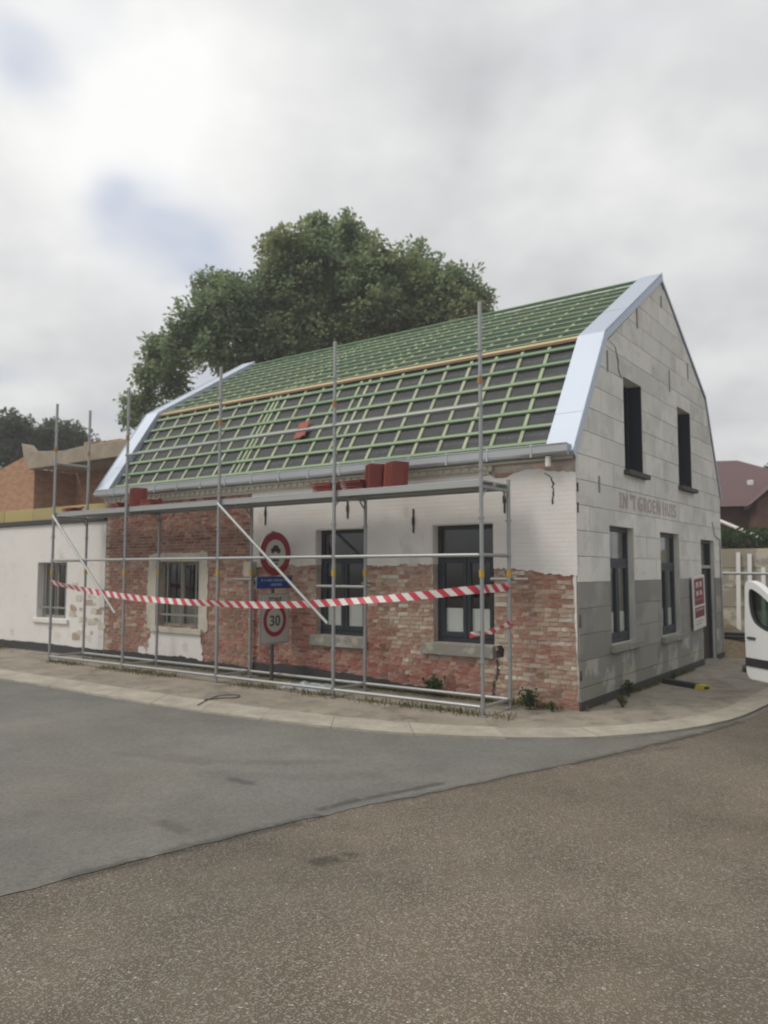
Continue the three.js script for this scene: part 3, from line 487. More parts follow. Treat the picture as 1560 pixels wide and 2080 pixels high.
// ---- roof
const roof = (() => {
  const E = [-0.07, 3.145], K = [1.08, 4.87], R = [3.74, 6.50], FK = [6.40, 4.98], FE = [W + 0.07, 3.15];
  const t = 0.1, top = [E, K, R, FK, FE], low = [[FE[0] - 0.12, FE[1] - 0.02], [6.34, 4.87], [3.74, 6.37], [1.14, 4.77], [E[0] + 0.12, E[1] - 0.02]];
  const g = mesh('roof', uvm(extrudeX([...top, ...low], -0.03, 9.8)), M.under, house);
  const X0 = -0.36, X1 = -9.46;
  const along = (A, B) => { const dz = B[0] - A[0], dy = B[1] - A[1], L = Math.hypot(dz, dy); return { L, dir: V(0, dy / L, -dz / L), nor: V(0, dz / L, dy / L), P: s => V(0, A[1] + dy / L * s, -(A[0] + dz / L * s)) }; };
  const lo = along(E, K), up = along(K, R), r = rng(15);
  const slat = (name, x0, x1, fr, s, w, h0, h1, m) => { // a batten along x lying on the slope
    const L = Math.abs(x1 - x0), b = new THREE.BoxGeometry(L, h1 - h0, w); const pos = b.attributes.uv; for (let i = 0; i < pos.count; i++) pos.setXY(i, pos.getX(i) * 0.25, pos.getY(i) * L * 0.3 + r());
    const o = mesh(name, b, m, g); const q = new THREE.Matrix4().makeBasis(V(1, 0, 0), fr.nor, fr.dir.clone().negate()); o.quaternion.setFromRotationMatrix(q); o.position.copy(fr.P(s)).addScaledVector(fr.nor, (h0 + h1) / 2).add(V((x0 + x1) / 2, 0, 0)); return o;
  };
  const rib = (x, fr, s0, s1, m, w = 0.048) => { const L = s1 - s0, b = new THREE.BoxGeometry(w, 0.022, L); const pos = b.attributes.uv; for (let i = 0; i < pos.count; i++) pos.setXY(i, pos.getX(i) * 0.2, pos.getY(i) * L * 0.3 + x); const o = mesh('counter_batten', b, m, g); o.quaternion.setFromRotationMatrix(new THREE.Matrix4().makeBasis(V(1, 0, 0), fr.nor, fr.dir.clone().negate())); o.position.copy(fr.P((s0 + s1) / 2)).addScaledVector(fr.nor, 0.012).add(V(x, 0, 0)); return o; };
  const xs = []; for (let x = -0.79; x > X1 + 0.1; x -= 0.422 + (r() - 0.5) * 0.015) xs.push(x); xs.push(-3.98, -6.02, -6.12);
  for (const x of xs) { rib(x, lo, 0.1 + r() * 0.03, lo.L - 0.03, M.counter[r() < 0.5 ? 0 : 1]); rib(x, up, 0.06, up.L - 0.04, M.counter[r() < 0.5 ? 0 : 1]); }
  const rowsOf = (fr, s0, ds, n, top) => { for (let k = 0; k < n; k++) { const cut = X0 - 2.2 - r() * 5, sag = (r() - 0.5) * 0.012; slat('batten', X0, cut, fr, s0 + k * ds + sag, 0.046, 0.023, top, M.batten[Math.floor(r() * 3)]); slat('batten', cut - 0.004, X1, fr, s0 + k * ds + sag + (r() - 0.5) * 0.006, 0.046, 0.023, top, M.batten[Math.floor(r() * 3)]); } };
  rowsOf(lo, 0.19, 0.292, 7, 0.05); rowsOf(up, 0.2, 0.288, 10, 0.06);
  slat('ridge_board', X0, X1, up, up.L - 0.04, 0.05, 0.023, 0.075, M.batten[2]);
  slat('knee_board', X0, -4.6, up, 0.03, 0.11, 0.024, 0.062, M.pine); slat('knee_board', -4.605, X1, up, 0.03, 0.11, 0.024, 0.06, M.pine);
  // zinc verge caps at both ends: a folded sheet that stands above the battens and drops over the gable
  const cap = (x0, x1, fascia) => {
    const lift = [[E, K], [K, R], [R, FK], [FK, FE]];
    lift.forEach(([A, B], i) => {
      const n = [-(B[1] - A[1]), B[0] - A[0]], L = Math.hypot(...n); n[0] /= L; n[1] /= L; const u = [(B[0] - A[0]) / L, (B[1] - A[1]) / L];
      const off = (p, h, e) => [p[0] + n[0] * h + u[0] * e, p[1] + n[1] * h + u[1] * e];
      const h = i < 2 ? (fascia ? 0.085 : 0.12) : 0.05, a = i === 0 ? -0.05 : 0, b = i === 3 ? 0.05 : 0;
      // mitre at the bends: intersect with the neighbouring offset
      const mit = (P, Q, S, hh) => { const n1 = [-(Q[1] - P[1]), Q[0] - P[0]], l1 = Math.hypot(...n1), n2 = [-(S[1] - Q[1]), S[0] - Q[0]], l2 = Math.hypot(...n2), m = [n1[0] / l1 + n2[0] / l2, n1[1] / l1 + n2[1] / l2], k = 2 * hh / (m[0] * m[0] + m[1] * m[1]); return [Q[0] + m[0] * k, Q[1] + m[1] * k]; };
      const ch = [E, K, R, FK, FE], st = hh => i === 0 ? off(A, hh, a) : mit(ch[i - 1], ch[i], ch[i + 1], hh), en = hh => i === 3 ? off(B, hh, b) : mit(ch[i], ch[i + 1], ch[i + 2], hh);
      mesh('verge_cap', uvm(extrudeX([st(0.004), st(h), en(h), en(0.004)], x1, x1 - x0)), M.zinc, g);
      if (i < 2) for (let q = 1; q < 2; q++) { const t = q / 3 + (i ? 0.03 : -0.02), P = [lerp(st(h)[0], en(h)[0], t), lerp(st(h)[1], en(h)[1], t)], o = (e, f) => [P[0] + u[0] * e + n[0] * f, P[1] + u[1] * e + n[1] * f]; mesh('verge_seam', extrudeX([o(-0.012, -0.001), o(0.012, -0.001), o(0.012, 0.003), o(-0.012, 0.003)], x1 - 0.004, x1 - x0 - 0.008), M.zinc, g); }
      if (fascia && i < 2) mesh('verge_fascia', uvm(extrudeX([st(-0.03), st(h - 0.02), en(h - 0.02), en(-0.03)], x1 + 0.02, 0.02)), M.zinc, g);
      if (i < 2) mesh('verge_seam', extrudeX([st(h), st(h + 0.012), en(h + 0.012), en(h)], fascia ? x1 + 0.02 : x0 + 0.015, 0.015), M.zinc, g);
    });
  };
  cap(-0.355, 0.012, true); cap(-9.86, -9.47, false);
  // gutter
  const prof = [[-0.07, 3.1], [-0.075, 3.11], [-0.2, 3.125], [-0.222, 3.15], [-0.225, 3.235], [-0.238, 3.245], [-0.225, 3.255], [-0.21, 3.24], [-0.205, 3.16], [-0.19, 3.14], [-0.1, 3.13]];
  const gutter = mesh('gutter', uvm(extrudeX(prof, -0.02, 9.75)), M.gutter, g);
  mesh('gutter_end', merge([box(-0.02, -0.015, 3.105, 3.24, 0.07, 0.215), box(-9.775, -9.77, 3.105, 3.24, 0.07, 0.215)]), M.gutter, g);
  for (let x = -0.5; x > -9.6; x -= 0.62) mesh('gutter_bracket', merge([rbox(x - 0.012, x + 0.012, 3.1, 3.262, 0.222, 0.231, 0.002), rbox(x - 0.012, x + 0.012, 3.255, 3.263, 0.05, 0.23, 0.002)]), M.gutter, g);
  mesh('gutter_outlet', rod(V(-0.31, 3.11, 0.14), V(-0.31, 2.985, 0.14), 0.035, 14), M.plasticWhite, g);
  // boxed cornice under the gutter with its row of small blocks
  mesh('cornice', uvm(merge([box(XL, -1.15, 3.0, 3.1, 0.004, 0.05), box(XL, -0.02, 3.075, 3.1, 0.055, 0.09), box(XL, -1.2, 2.965, 2.995, 0.004, 0.03)])), M.cream, g);
  const dent = []; for (let x = -1.25; x > XL + 0.05; x -= 0.135) dent.push(box(x - 0.035, x + 0.035, 3.02, 3.065, 0.052, 0.075)); mesh('dentil_row', uvm(merge(dent)), M.cream, g).userData.kind = 'stuff';
  return { g, lo, up };
})();

// ================================================================== THE ANNEX
const annex = thing('annex_building', 'low whitewashed flat roofed annex joined to the battened house', 'building');
{
  const o = [-12.10, -11.0, 0.70, 1.86], x0 = -18.5, x1 = XL - 0.004;
  const g = extrude(rect(x0, x1, -0.1, 2.66), 0.3, [rect(...o)]); g.translate(0, 0, -0.29); mesh('wall', uvm(g), M.white, annex);
  mesh('wall', uvm(merge([box(x0, x0 + 0.3, -0.1, 2.66, -5, -0.3), box(x0 + 0.3, x1, -0.1, 2.66, -5, -4.7)])), M.white, annex);
  mesh('ceiling', uvm(box(x0 + 0.31, x1, 2.5, 2.65, -4.69, -0.3)), M.room, annex); mesh('floor', uvm(box(x0 + 0.31, x1, -0.09, 0.0, -4.69, -0.3)), M.room, annex);
  mesh('fascia', uvm(rbox(x0 - 0.05, x1, 2.665, 2.765, -0.25, 0.06, 0.01)), mat(C(0.045, 0.045, 0.048), 0.7), annex);
  mesh('roof', uvm(box(x0, x1, 2.67, 2.78, -5, -0.26)), M.under, annex);
  const r = rng(8); for (let x = x0, k = 0; x < x1 - 0.2; k++) { const e = Math.min(x + 1.2, x1 - 0.02); mesh('insulation_board', uvm(rbox(x + 0.004, e - 0.004, 2.775, 3.03 + (r() - 0.5) * 0.02, -0.72, -0.05 + (r() - 0.5) * 0.03, 0.01)), [mat(C(0.46, 0.38, 0.17), 0.95, { bumpMap: rep(bumpRough, 0.3), bumpScale: 0.006 }), mat(C(0.42, 0.35, 0.16), 0.95, { bumpMap: rep(bumpRough, 0.3), bumpScale: 0.006 })][k % 2], annex); x = e; }
  barred(o, annex, 3, M.whiteSmooth);
  const coat = (pts, s, m, z) => { const c = extrude(ragged(pts, 0.025, 0.02, s), 0.003); c.translate(0, 0, z); return mesh('bare_patch', uvm(c), m, annex); };
  const pm = mat(C(0.95, 0.88, 0.84), 0.95, { map: rep(texMortar, 0.9) });
  for (let k = 0; k < 34; k++) { const x = -10.8 + r() * 1.05, y = 0.35 + r() * 1.05, q = 0.03 + r() * 0.11; coat([[x - q, y - q * 0.5], [x + q, y - q * 0.4], [x + q * 0.8, y + q * 0.5], [x - q * 0.9, y + q * 0.45]], 810 + k, k % 3 ? M.cream : pm, 0.0105 + k * 0.0001); }
  const t = extrude(ragged([[x0, 0], [x1, 0], [x1, 0.16], [x0, 0.17]], 0.02, 0.08, 71, i => i !== 2), 0.012); t.translate(0, 0, 0.011); mesh('tar_plinth', uvm(t), M.tar, annex);
}

// ================================================================== SCAFFOLD
const PX = [-9.97, -7.74, -5.40, -3.09, -0.81], ZF = 0.95, ZB = 0.25;
const scaffold = thing('scaffold', 'galvanised tube scaffold with one deck along the front of the brick house', 'scaffold');
{
  const R = 0.0245, tops = [4.86, 4.86, 4.86, 4.86, 4.95];
  const pole = (x, z, top, low) => {
    const lean = 0.006; const p = mesh('standard', rod(V(x, 0.05, z), V(x + lean, top, z), R, 14), M.galv, scaffold);
    mesh('base_jack', merge([rbox(x - 0.07, x + 0.07, 0.001, 0.009, z - 0.07, z + 0.07, 0.002), rod(V(x, 0.009, z), V(x, 0.1, z), 0.017, 8)]), M.galv, p);
    const cl = [[1.66, M.yellow]]; if (top > 3) cl.push([3.98, M.orange]);
    for (const [y, m] of cl) mesh('locking_clip', rod(V(x, y - 0.045, z), V(x, y + 0.045, z), R + 0.006, 12), m, p);
    for (const y of [0.1, 0.62, 1.88, 2.32, ...(top > 3 ? [2.9, 3.68, 4.35] : [])]) mesh('rosette', rod(V(x, y - 0.012, z), V(x, y + 0.012, z), R + 0.014, 12), M.galv, p);
    return p;
  };
  PX.forEach((x, i) => { pole(x, ZF, tops[i]); pole(x, ZB, i === 0 ? 4.85 : 2.84); });
  const rail = (n, a, b, m = M.galvLight, r = R * 0.92) => mesh(n, rod(a, b, r, 12), m, scaffold);
  for (let i = 0; i < 4; i++) {
    const a = PX[i] + 0.03, b = PX[i + 1] - 0.03;
    rail('guard_rail', V(a, 1.88, ZF), V(b, 1.88, ZF)); rail('base_rail', V(a, 0.1, ZF), V(b, 0.1, ZF)); rail('base_rail', V(a, 0.1, ZB), V(b, 0.1, ZB));
    if (i > 0) rail('guard_rail', V(a, 3.68, ZF), V(b, 3.68, ZF), M.galv);
    for (const z of [0.415, 0.765]) { // steel deck planks with a folded edge
      const d = mesh('deck_plank', merge([rbox(a - 0.02, b + 0.02, 2.765, 2.785, z - 0.16, z + 0.16, 0.004), rbox(a - 0.02, b + 0.02, 2.70, 2.764, z - 0.16, z - 0.145, 0.004), rbox(a - 0.02, b + 0.02, 2.70, 2.764, z + 0.145, z + 0.16, 0.004)]), M.galvLight, scaffold);
      mesh('plank_hook', merge([box(a - 0.028, a + 0.02, 2.69, 2.72, z - 0.1, z - 0.07), box(b - 0.02, b + 0.028, 2.69, 2.72, z - 0.1, z - 0.07)]), M.galv, d);
    }
  }
  PX.forEach((x, i) => {
    rail('transom', V(x, 2.70, ZB), V(x, 2.70, ZF), M.galv); rail('base_rail', V(x, 0.1, ZB), V(x, 0.1, ZF));
    if (i === 4 || i === 0) rail('guard_rail', V(x, 1.88, ZB), V(x, 1.88, ZF), M.galv); if (i === 0) rail('guard_rail', V(x, 3.72, ZB), V(x, 3.72, ZF), M.galv);
    for (const z of [ZB, ZF]) mesh('gusset', rod(V(x, 2.55, z), V(x, 2.70, z + (z === ZB ? 0.15 : -0.15)), 0.012, 8), M.galv, scaffold);
  });
  rail('brace', V(PX[2] + 0.03, 2.72, ZF + 0.05), V(PX[3] - 0.06, 0.98, ZF + 0.05)); rail('brace', V(PX[0] + 0.05, 2.72, ZF + 0.05), V(PX[1] - 0.16, 0.96, ZF + 0.05));
  rail('wall_tie', V(PX[4] - 0.28, 1.585, ZB - 0.05), V(PX[4] + 0.24, 1.585, ZB - 0.05), M.galv); rail('wall_tie', V(PX[2] - 0.45, 1.55, ZB - 0.05), V(PX[2] + 0.1, 1.55, ZB - 0.05), M.galv); rail('wall_tie', V(PX[3] - 0.95, 1.46, ZB - 0.05), V(PX[3] + 0.05, 1.46, ZB - 0.05), M.galvLight);
  for (const [x, y] of [[PX[4], 1.585], [PX[2], 1.55], [PX[3], 1.46]]) rail('wall_tie', V(x - 0.1, y + 0.05, ZB - 0.06), V(x - 0.1, y + 0.05, 0.0), M.galv, 0.014);
}
// ---- roof tiles waiting on the deck
function tileGeo() { // a pantile: a flat pan with a rolled side
  const s = new THREE.Shape(); s.moveTo(-0.12, 0); s.lineTo(0.04, 0); s.quadraticCurveTo(0.08, 0.055, 0.125, 0.012); s.lineTo(0.115, 0.0); s.quadraticCurveTo(0.08, 0.04, 0.045, -0.014); s.lineTo(-0.12, -0.014); s.lineTo(-0.12, 0);
  const g = new THREE.ExtrudeGeometry(s, { depth: 0.36, bevelEnabled: false, curveSegments: 4 }); g.translate(0, 0.014, -0.18); return g;
}
const TG = tileGeo();
function stack(px, n, kind, label, turn) {
  const x = px, st = thing('roof_tile_stack', label, 'roof tiles', [x, 2.786, 0.62], 'red roof tiles stacked on the scaffold deck'), r = rng(Math.floor(-x * 100));
  st.rotation.y = turn;
  for (let k = 0; k < n; k++) {
    const t = mesh('tile', TG, M.tile[Math.floor(r() * 3)], st);
    if (kind === 'flat') { t.position.set((r() - 0.5) * 0.03, k * 0.028, (r() - 0.5) * 0.04); t.rotation.y = (r() - 0.5) * 0.15; }
    else { t.rotation.set(-Math.PI / 2 + 0.14, 0, (r() - 0.5) * 0.06); t.position.set((r() - 0.5) * 0.02, 0.172, -0.14 + k * 0.034); }
  }
  return st;
}
stack(-9.88, 4, 'flat', 'low pile of red roof tiles over the annex at the deck end', 1.5);
stack(-8.4, 4, 'flat', 'small red tile pile beside the leaning tiles above bare brick', 0.2);
stack(-7.85, 8, 'up', 'red roof tiles set on edge on the deck above bare brickwork', 1.2);
stack(-7.5, 5, 'flat', 'low red tile pile next to upright tiles above bare brick', 1.4);
stack(-3.5, 6, 'flat', 'flat stack of red tiles over the middle tall window', 1.55);
stack(-2.95, 6, 'flat', 'wide flat stack of red tiles between post and upright tiles', 1.5);
stack(-2.62, 8, 'up', 'red roof tiles standing upright beside the flat wide stack', 0.9);
stack(-2.28, 9, 'up', 'tallest upright row of red tiles, last toward the gable corner', 1.1);
{ // one tile hung on the roof battens
  const t = mesh('roof_tile', TG, M.tile[1]); tag(t, 'single red roof tile hung alone on the green battens', 'roof tile');
  const P = roof.lo.P(1.02).addScaledVector(roof.lo.nor, 0.052); t.position.copy(P).add(V(-4.95, 0, 0));
  t.quaternion.setFromRotationMatrix(new THREE.Matrix4().makeBasis(V(1, 0, 0), roof.lo.nor, roof.lo.dir.clone().negate())).multiply(new THREE.Quaternion().setFromAxisAngle(V(0, 1, 0), 0.12));
}
// ---- barrier tape
{
  const n = 256, tx = tex(n, (x, y) => { const s = ((x / n * 2 + y / n * 0.5) % 1 + 1) % 1; return s < 0.5 ? [0.6, 0.05, 0.08] : [0.78, 0.77, 0.75]; });
  const m = new THREE.MeshPhysicalMaterial({ map: tx, roughness: 0.4, side: THREE.DoubleSide, transmission: 0.12, thickness: 0 });
  const ribbon = (pts, w, tw) => {
    const cv = new THREE.CatmullRomCurve3(pts), k = 160, p = [], uv = [], L = cv.getLength(), id = [];
    for (let i = 0; i <= k; i++) { const c = cv.getPointAt(i / k), a = tw(i / k), ww = w / 2; const up = V(0, Math.cos(a), Math.sin(a) * 0.9); p.push(c.clone().addScaledVector(up, ww), c.clone().addScaledVector(up, -ww)); uv.push(i / k * L / 0.42, 1, i / k * L / 0.42, 0); if (i < k) id.push(2 * i, 2 * i + 1, 2 * i + 2, 2 * i + 1, 2 * i + 3, 2 * i + 2); }
    const g = new THREE.BufferGeometry().setFromPoints(p); g.setAttribute('uv', new THREE.Float32BufferAttribute(uv, 2)); g.setIndex(id); g.computeVertexNormals(); return flat(g);
  };
  const tp = thing('barrier_tape', 'red and white striped barrier tape sagging across the scaffold', 'tape');
  const pts = [[105, 1183], [180, 1200], [300, 1217], [440, 1226], [560, 1229], [640, 1226], [760, 1218], [880, 1207], [965, 1196]].map(([x, y]) => onPlane(x, y, 'z', ZF + 0.032));
  mesh('strip', ribbon([...pts.slice(0, -1), V(-0.9, 1.47, ZF - 0.032), V(-0.86, 1.475, 0.6), V(-0.82, 1.49, ZB - 0.01)], 0.1, t => 0.25 * Math.sin(t * 31) + 0.3 * Math.sin(t * 13 + 1)), m, tp);
  mesh('tail', ribbon([V(-0.96, 0.93, ZF + 0.03), V(-0.84, 0.955, ZF + 0.032), V(-0.8, 0.97, 0.7), V(-0.79, 1.03, ZB + 0.035), V(-0.78, 1.0, ZB + 0.04), V(-0.72, 0.9, ZB + 0.1), V(-0.7, 0.78, ZB + 0.12)], 0.07, t => 0.9 * Math.sin(t * 9)), m, tp);
  mesh('knot', merge([new THREE.TorusGeometry(0.034, 0.012, 8, 16).rotateX(Math.PI / 2).translate(PX[4], 0.99, ZB), new THREE.TorusGeometry(0.034, 0.012, 8, 16).rotateX(1.3).translate(PX[4], 1.03, ZB), new THREE.TorusGeometry(0.034, 0.012, 8, 16).rotateX(Math.PI / 2).translate(PX[0], 1.48, ZF), new THREE.TorusGeometry(0.034, 0.012, 8, 16).rotateX(Math.PI / 2).translate(PX[4], 1.49, ZB)]), mat(C(0.62, 0.12, 0.14), 0.5), tp);
}

// ================================================================== TRAFFIC SIGNS
function canvasTex(w, h, draw) { const c = document.createElement('canvas'); c.width = w; c.height = h; draw(c.getContext('2d'), w, h); const t = new THREE.CanvasTexture(c); t.colorSpace = THREE.SRGBColorSpace; return t; }
{
  const SX = -4.76, SZ = 0.36;
  const s = thing('traffic_sign_post', 'traffic sign post with round prohibition, blue plate and 30 zone signs', 'road sign', [SX, 0, SZ]);
  mesh('post', rod(V(-0.05, -0.02, 0), V(-0.05, 2.3, 0), 0.03, 14), mat(C(0.06, 0.058, 0.05), 0.7), s);
  mesh('sign_clamp', merge([1.95, 1.5, 1.2, 0.75].map(y => rbox(-0.085, -0.012, y - 0.02, y + 0.02, -0.05, 0.05, 0.005))), M.galv, s);
  // round sign
  const disc = (y, z, R, t, name) => { const g = new THREE.CylinderGeometry(R, R, 0.012, 48); g.rotateZ(-Math.PI / 2); g.translate(0, y, z); return g; };
  const round = mesh('round_sign', disc(1.95, 0.0, 0.34), M.galv, s);
  const face = (w, h, t, y, z, name, parent, roll = 0) => { const g = new THREE.PlaneGeometry(w, h); g.rotateZ(roll); g.rotateY(Math.PI / 2); g.translate(0.0095, y, z); return mesh(name, g, mat(0xffffff, 0.45, { map: t }), parent); };
  const tRound = canvasTex(512, 512, (c) => {
    c.fillStyle = '#bdbab4'; c.fillRect(0, 0, 512, 512); c.fillStyle = '#8c1c2c'; c.beginPath(); c.arc(256, 256, 256, 0, 7); c.fill(); c.fillStyle = '#c0bdb6'; c.beginPath(); c.arc(256, 256, 168, 0, 7); c.fill();
    c.fillStyle = '#1d1d1f'; c.beginPath(); c.moveTo(178, 232); c.lineTo(178, 196); c.lineTo(204, 190); c.lineTo(222, 156); c.lineTo(292, 156); c.lineTo(312, 190); c.lineTo(336, 196); c.lineTo(336, 232); c.closePath(); c.fill(); c.beginPath(); c.arc(208, 234, 20, 0, 7); c.arc(306, 234, 20, 0, 7); c.fill();
    c.fillStyle = '#55534f'; c.fillRect(196, 318, 120, 30); c.fillRect(214, 362, 84, 24);
  });
  { const g = new THREE.CircleGeometry(0.336, 48); g.rotateY(Math.PI / 2); g.translate(0.0095, 1.95, 0.0); mesh('sign_face', g, mat(0xffffff, 0.45, { map: tRound }), round); }
  const bl = mesh('blue_plate', rbox(-0.006, 0.006, 1.415, 1.605, -0.42, 0.40, 0.004), M.galv, s);
  const tBlue = canvasTex(512, 120, (c, w, h) => { c.fillStyle = '#12357e'; c.fillRect(0, 0, w, h); c.strokeStyle = '#c9cfdd'; c.lineWidth = 4; c.fillStyle = '#8fa2cf'; const r = rng(3); for (let x = 60; x < 440;) { const l = 8 + r() * 14; c.fillRect(x, 26, l, 22); x += l + 6 + (r() < 0.15 ? 16 : 0); } for (let x = 190; x < 330;) { const l = 8 + r() * 14; c.fillRect(x, 70, l, 24); x += l + 6; } });
  face(0.81, 0.18, tBlue, 1.51, -0.01, 'sign_face', bl);
  const zp = mesh('zone_plate', rbox(-0.006, 0.006, 0.57, 1.345, -0.32, 0.32, 0.004), M.galv, s);
  const tZone = canvasTex(512, 620, (c, w, h) => {
    c.fillStyle = '#b4b1ab'; c.fillRect(0, 0, w, h); c.strokeStyle = '#6b6a68'; c.lineWidth = 5; c.strokeRect(10, 10, w - 20, h - 20); c.fillStyle = '#232325'; c.textAlign = 'center'; c.textBaseline = 'middle'; c.font = 'bold 92px sans-serif'; c.fillText('ZONE', w / 2, 78);
    c.fillStyle = '#8f1f2d'; c.beginPath(); c.arc(w / 2, 330, 205, 0, 7); c.fill(); c.fillStyle = '#b9b6b0'; c.beginPath(); c.arc(w / 2, 330, 148, 0, 7); c.fill(); c.fillStyle = '#1e1e20'; c.font = 'bold 180px sans-serif'; c.fillText('30', w / 2, 338);
  });
  face(0.625, 0.76, tZone, 0.958, 0, 'sign_face', zp);
}
// ---- meter box and white drain pipe beside the signs
{
  const b = thing('meter_box', 'small beige wall box on the pipe beside the blue sign', 'wall box', [-5.62, 1.58, 0.0]);
  mesh('case', rbox(-0.1, 0.1, 0, 0.26, 0.002, 0.12, 0.012, 2), M.beige, b); mesh('lid', rbox(-0.085, 0.085, 0.02, 0.24, 0.12, 0.128, 0.004), M.beige, b);
  const p = thing('drain_pipe', 'thin white plastic pipe running down the wall below the beige box', 'pipe', [-5.58, 0, 0]);
  mesh('pipe', rod(V(0, -0.02, 0.06), V(0, 1.58, 0.06), 0.026, 14), M.plasticWhite, p); for (const y of [0.3, 0.9, 1.4]) mesh('clip', rbox(-0.034, 0.034, y - 0.012, y + 0.012, 0.0, 0.09, 0.004), M.plasticWhite, p);
}
// ---- poster board on the gable
{
  const t = canvasTex(256, 330, (c, w, h) => {
    c.fillStyle = '#cfccca'; c.fillRect(0, 0, w, h); c.fillStyle = '#6d2335'; c.fillRect(24, 14, w - 48, 168); c.fillRect(24, 196, w - 48, 66); c.fillStyle = '#c3a7ab'; c.fillRect(64, 34, 52, 36); c.fillRect(140, 34, 52, 36); c.fillRect(64, 92, 52, 30); c.fillRect(140, 92, 52, 30);
    c.fillStyle = '#8d5965'; c.fillRect(44, 140, w - 88, 12); c.fillStyle = '#a98890'; c.fillRect(44, 206, w - 88, 12); c.fillStyle = '#9b9492'; c.fillRect(40, 280, w - 100, 8); c.fillRect(40, 298, w - 130, 8);
  });
  const b = thing('poster_board', 'white and maroon poster board fixed on the gable beside the doorway', 'poster', [0.05, 1.14, -5.32]); b.rotation.set(0.05, 0, 0.0);
  mesh('board', rbox(-0.008, 0.008, -0.46, 0.46, -0.4, 0.4, 0.003), M.plasticWhite, b); const g = new THREE.PlaneGeometry(0.78, 0.9); g.rotateY(Math.PI / 2); g.translate(0.0095, 0, 0); mesh('print', g, mat(0xffffff, 0.5, { map: t }), b);
  mesh('spacer', merge([rbox(-0.052, -0.007, 0.3, 0.34, -0.3, -0.26, 0.003), rbox(-0.052, -0.007, -0.34, -0.3, 0.26, 0.3, 0.003)]), M.oldWood, b);
}
// ---- black cable ramp with a yellow end on the footpath
{
  const c = thing('cable_ramp', 'black rubber cable ramp with yellow end lying at the gable foot', 'cable ramp', [0.43, 0.001, -2.86]); c.rotation.y = -Math.atan2(0.35, 0.62);
  const prof = (x0, x1) => { const s = extrude([[-0.09, 0], [0.09, 0], [0.06, 0.065], [-0.06, 0.065]], x1 - x0); s.rotateY(Math.PI / 2); s.translate(x0, 0, 0); return s; };
  mesh('ramp', prof(-0.36, 0.28), mat(C(0.022, 0.02, 0.02), 0.7), c); mesh('end_piece', prof(0.282, 0.42), mat(C(0.52, 0.43, 0.05), 0.7), c); mesh('cable_hole', rbox(0.415, 0.424, 0.012, 0.045, -0.045, 0.045, 0.002), M.dark, c);
}
// ---- hose on the footpath, plastic film and cups under the scaffold
{
  const pts = [[402, 1432], [425, 1420], [450, 1412], [485, 1412], [478, 1417], [448, 1418], [415, 1421]].map(([x, y], i) => onPlane(x, y, 'y', 0.012).setY(0.012));
  tag(mesh('hose', new THREE.TubeGeometry(new THREE.CatmullRomCurve3(pts), 120, 0.006, 8), M.iron), 'thin black hose lying in a loose loop on the pavement', 'hose');
  const r = rng(51), P = onPlane(632, 1398, 'y', 0.0), g = new THREE.PlaneGeometry(0.75, 0.5, 26, 18); g.rotateX(-Math.PI / 2); const q = g.attributes.position; for (let i = 0; i < q.count; i++) { const x = q.getX(i), z = q.getZ(i), e = 1 - Math.pow(Math.max(Math.abs(x) / 0.375, Math.abs(z) / 0.25), 4); q.setXYZ(i, x + (fbm3(x * 9, z * 9, 2, 3) - 0.5) * 0.12, 0.006 + Math.max(0, e) * (0.02 + 0.24 * Math.abs(fbm3(x * 7, z * 7, 8, 4) - 0.42)), z + (fbm3(x * 9, z * 9, 6, 3) - 0.5) * 0.12); } g.computeVertexNormals(); g.translate(P.x, 0, P.z);
  tag(mesh('plastic_film', g, new THREE.MeshPhysicalMaterial({ color: C(0.55, 0.62, 0.68), roughness: 0.25, transmission: 0.35, thickness: 0, side: THREE.DoubleSide })), 'crumpled bluish plastic film lying under the scaffold base rail', 'plastic film');
  for (const [px, py, lab, tilt] of [[597, 1402, 'white paper cup lying by the plastic film near the sign post', 1.5], [653, 1410, 'white paper cup standing beside the film and the scaffold foot', 0.1]]) {
    const p = onPlane(px, py, 'y', 0), c = new THREE.LatheGeometry([[0.0, 0], [0.034, 0], [0.046, 0.1], [0.049, 0.102], [0.045, 0.104], [0.033, 0.006], [0, 0.006]].map(v => new THREE.Vector2(...v)), 20); c.rotateZ(tilt); c.translate(p.x, tilt > 1 ? 0.047 : 0.004, p.z); tag(mesh('paper_cup', c, M.plasticWhite), lab, 'cup', 'paper cups under the scaffold');
  }
}

// ================================================================== PLANTS
const leafShape = (() => { const s = 1; return (p, dir, nor, L, w, col, out) => { // a folded leaf of four faces
  const side = V().crossVectors(dir, nor).normalize(), a = p, m = p.clone().addScaledVector(dir, L * 0.5).addScaledVector(nor, -L * 0.06), b = p.clone().addScaledVector(dir, L), l = m.clone().addScaledVector(side, w).addScaledVector(nor, w * 0.35), r = m.clone().addScaledVector(side, -w).addScaledVector(nor, w * 0.35);
  for (const v of [a, l, m, m, l, b, a, m, r, m, b, r]) { out.p.push(v.x, v.y, v.z); out.c.push(col[0], col[1], col[2]); } }; })();
function leafMesh(name, o, m, parent) { const g = new THREE.BufferGeometry(); g.setAttribute('position', new THREE.Float32BufferAttribute(o.p, 3)); g.setAttribute('color', new THREE.Float32BufferAttribute(o.c, 3)); g.computeVertexNormals(); return mesh(name, g, m, parent); }
M.leaf = new THREE.MeshPhysicalMaterial({ vertexColors: true, roughness: 1, specularIntensity: 0.3, side: THREE.DoubleSide, transmission: 0.55, thickness: 0 });
M.bark = mat(C(0.055, 0.048, 0.04), 0.95, { bumpMap: rep(bumpRough, 0.5), bumpScale: 0.02 });
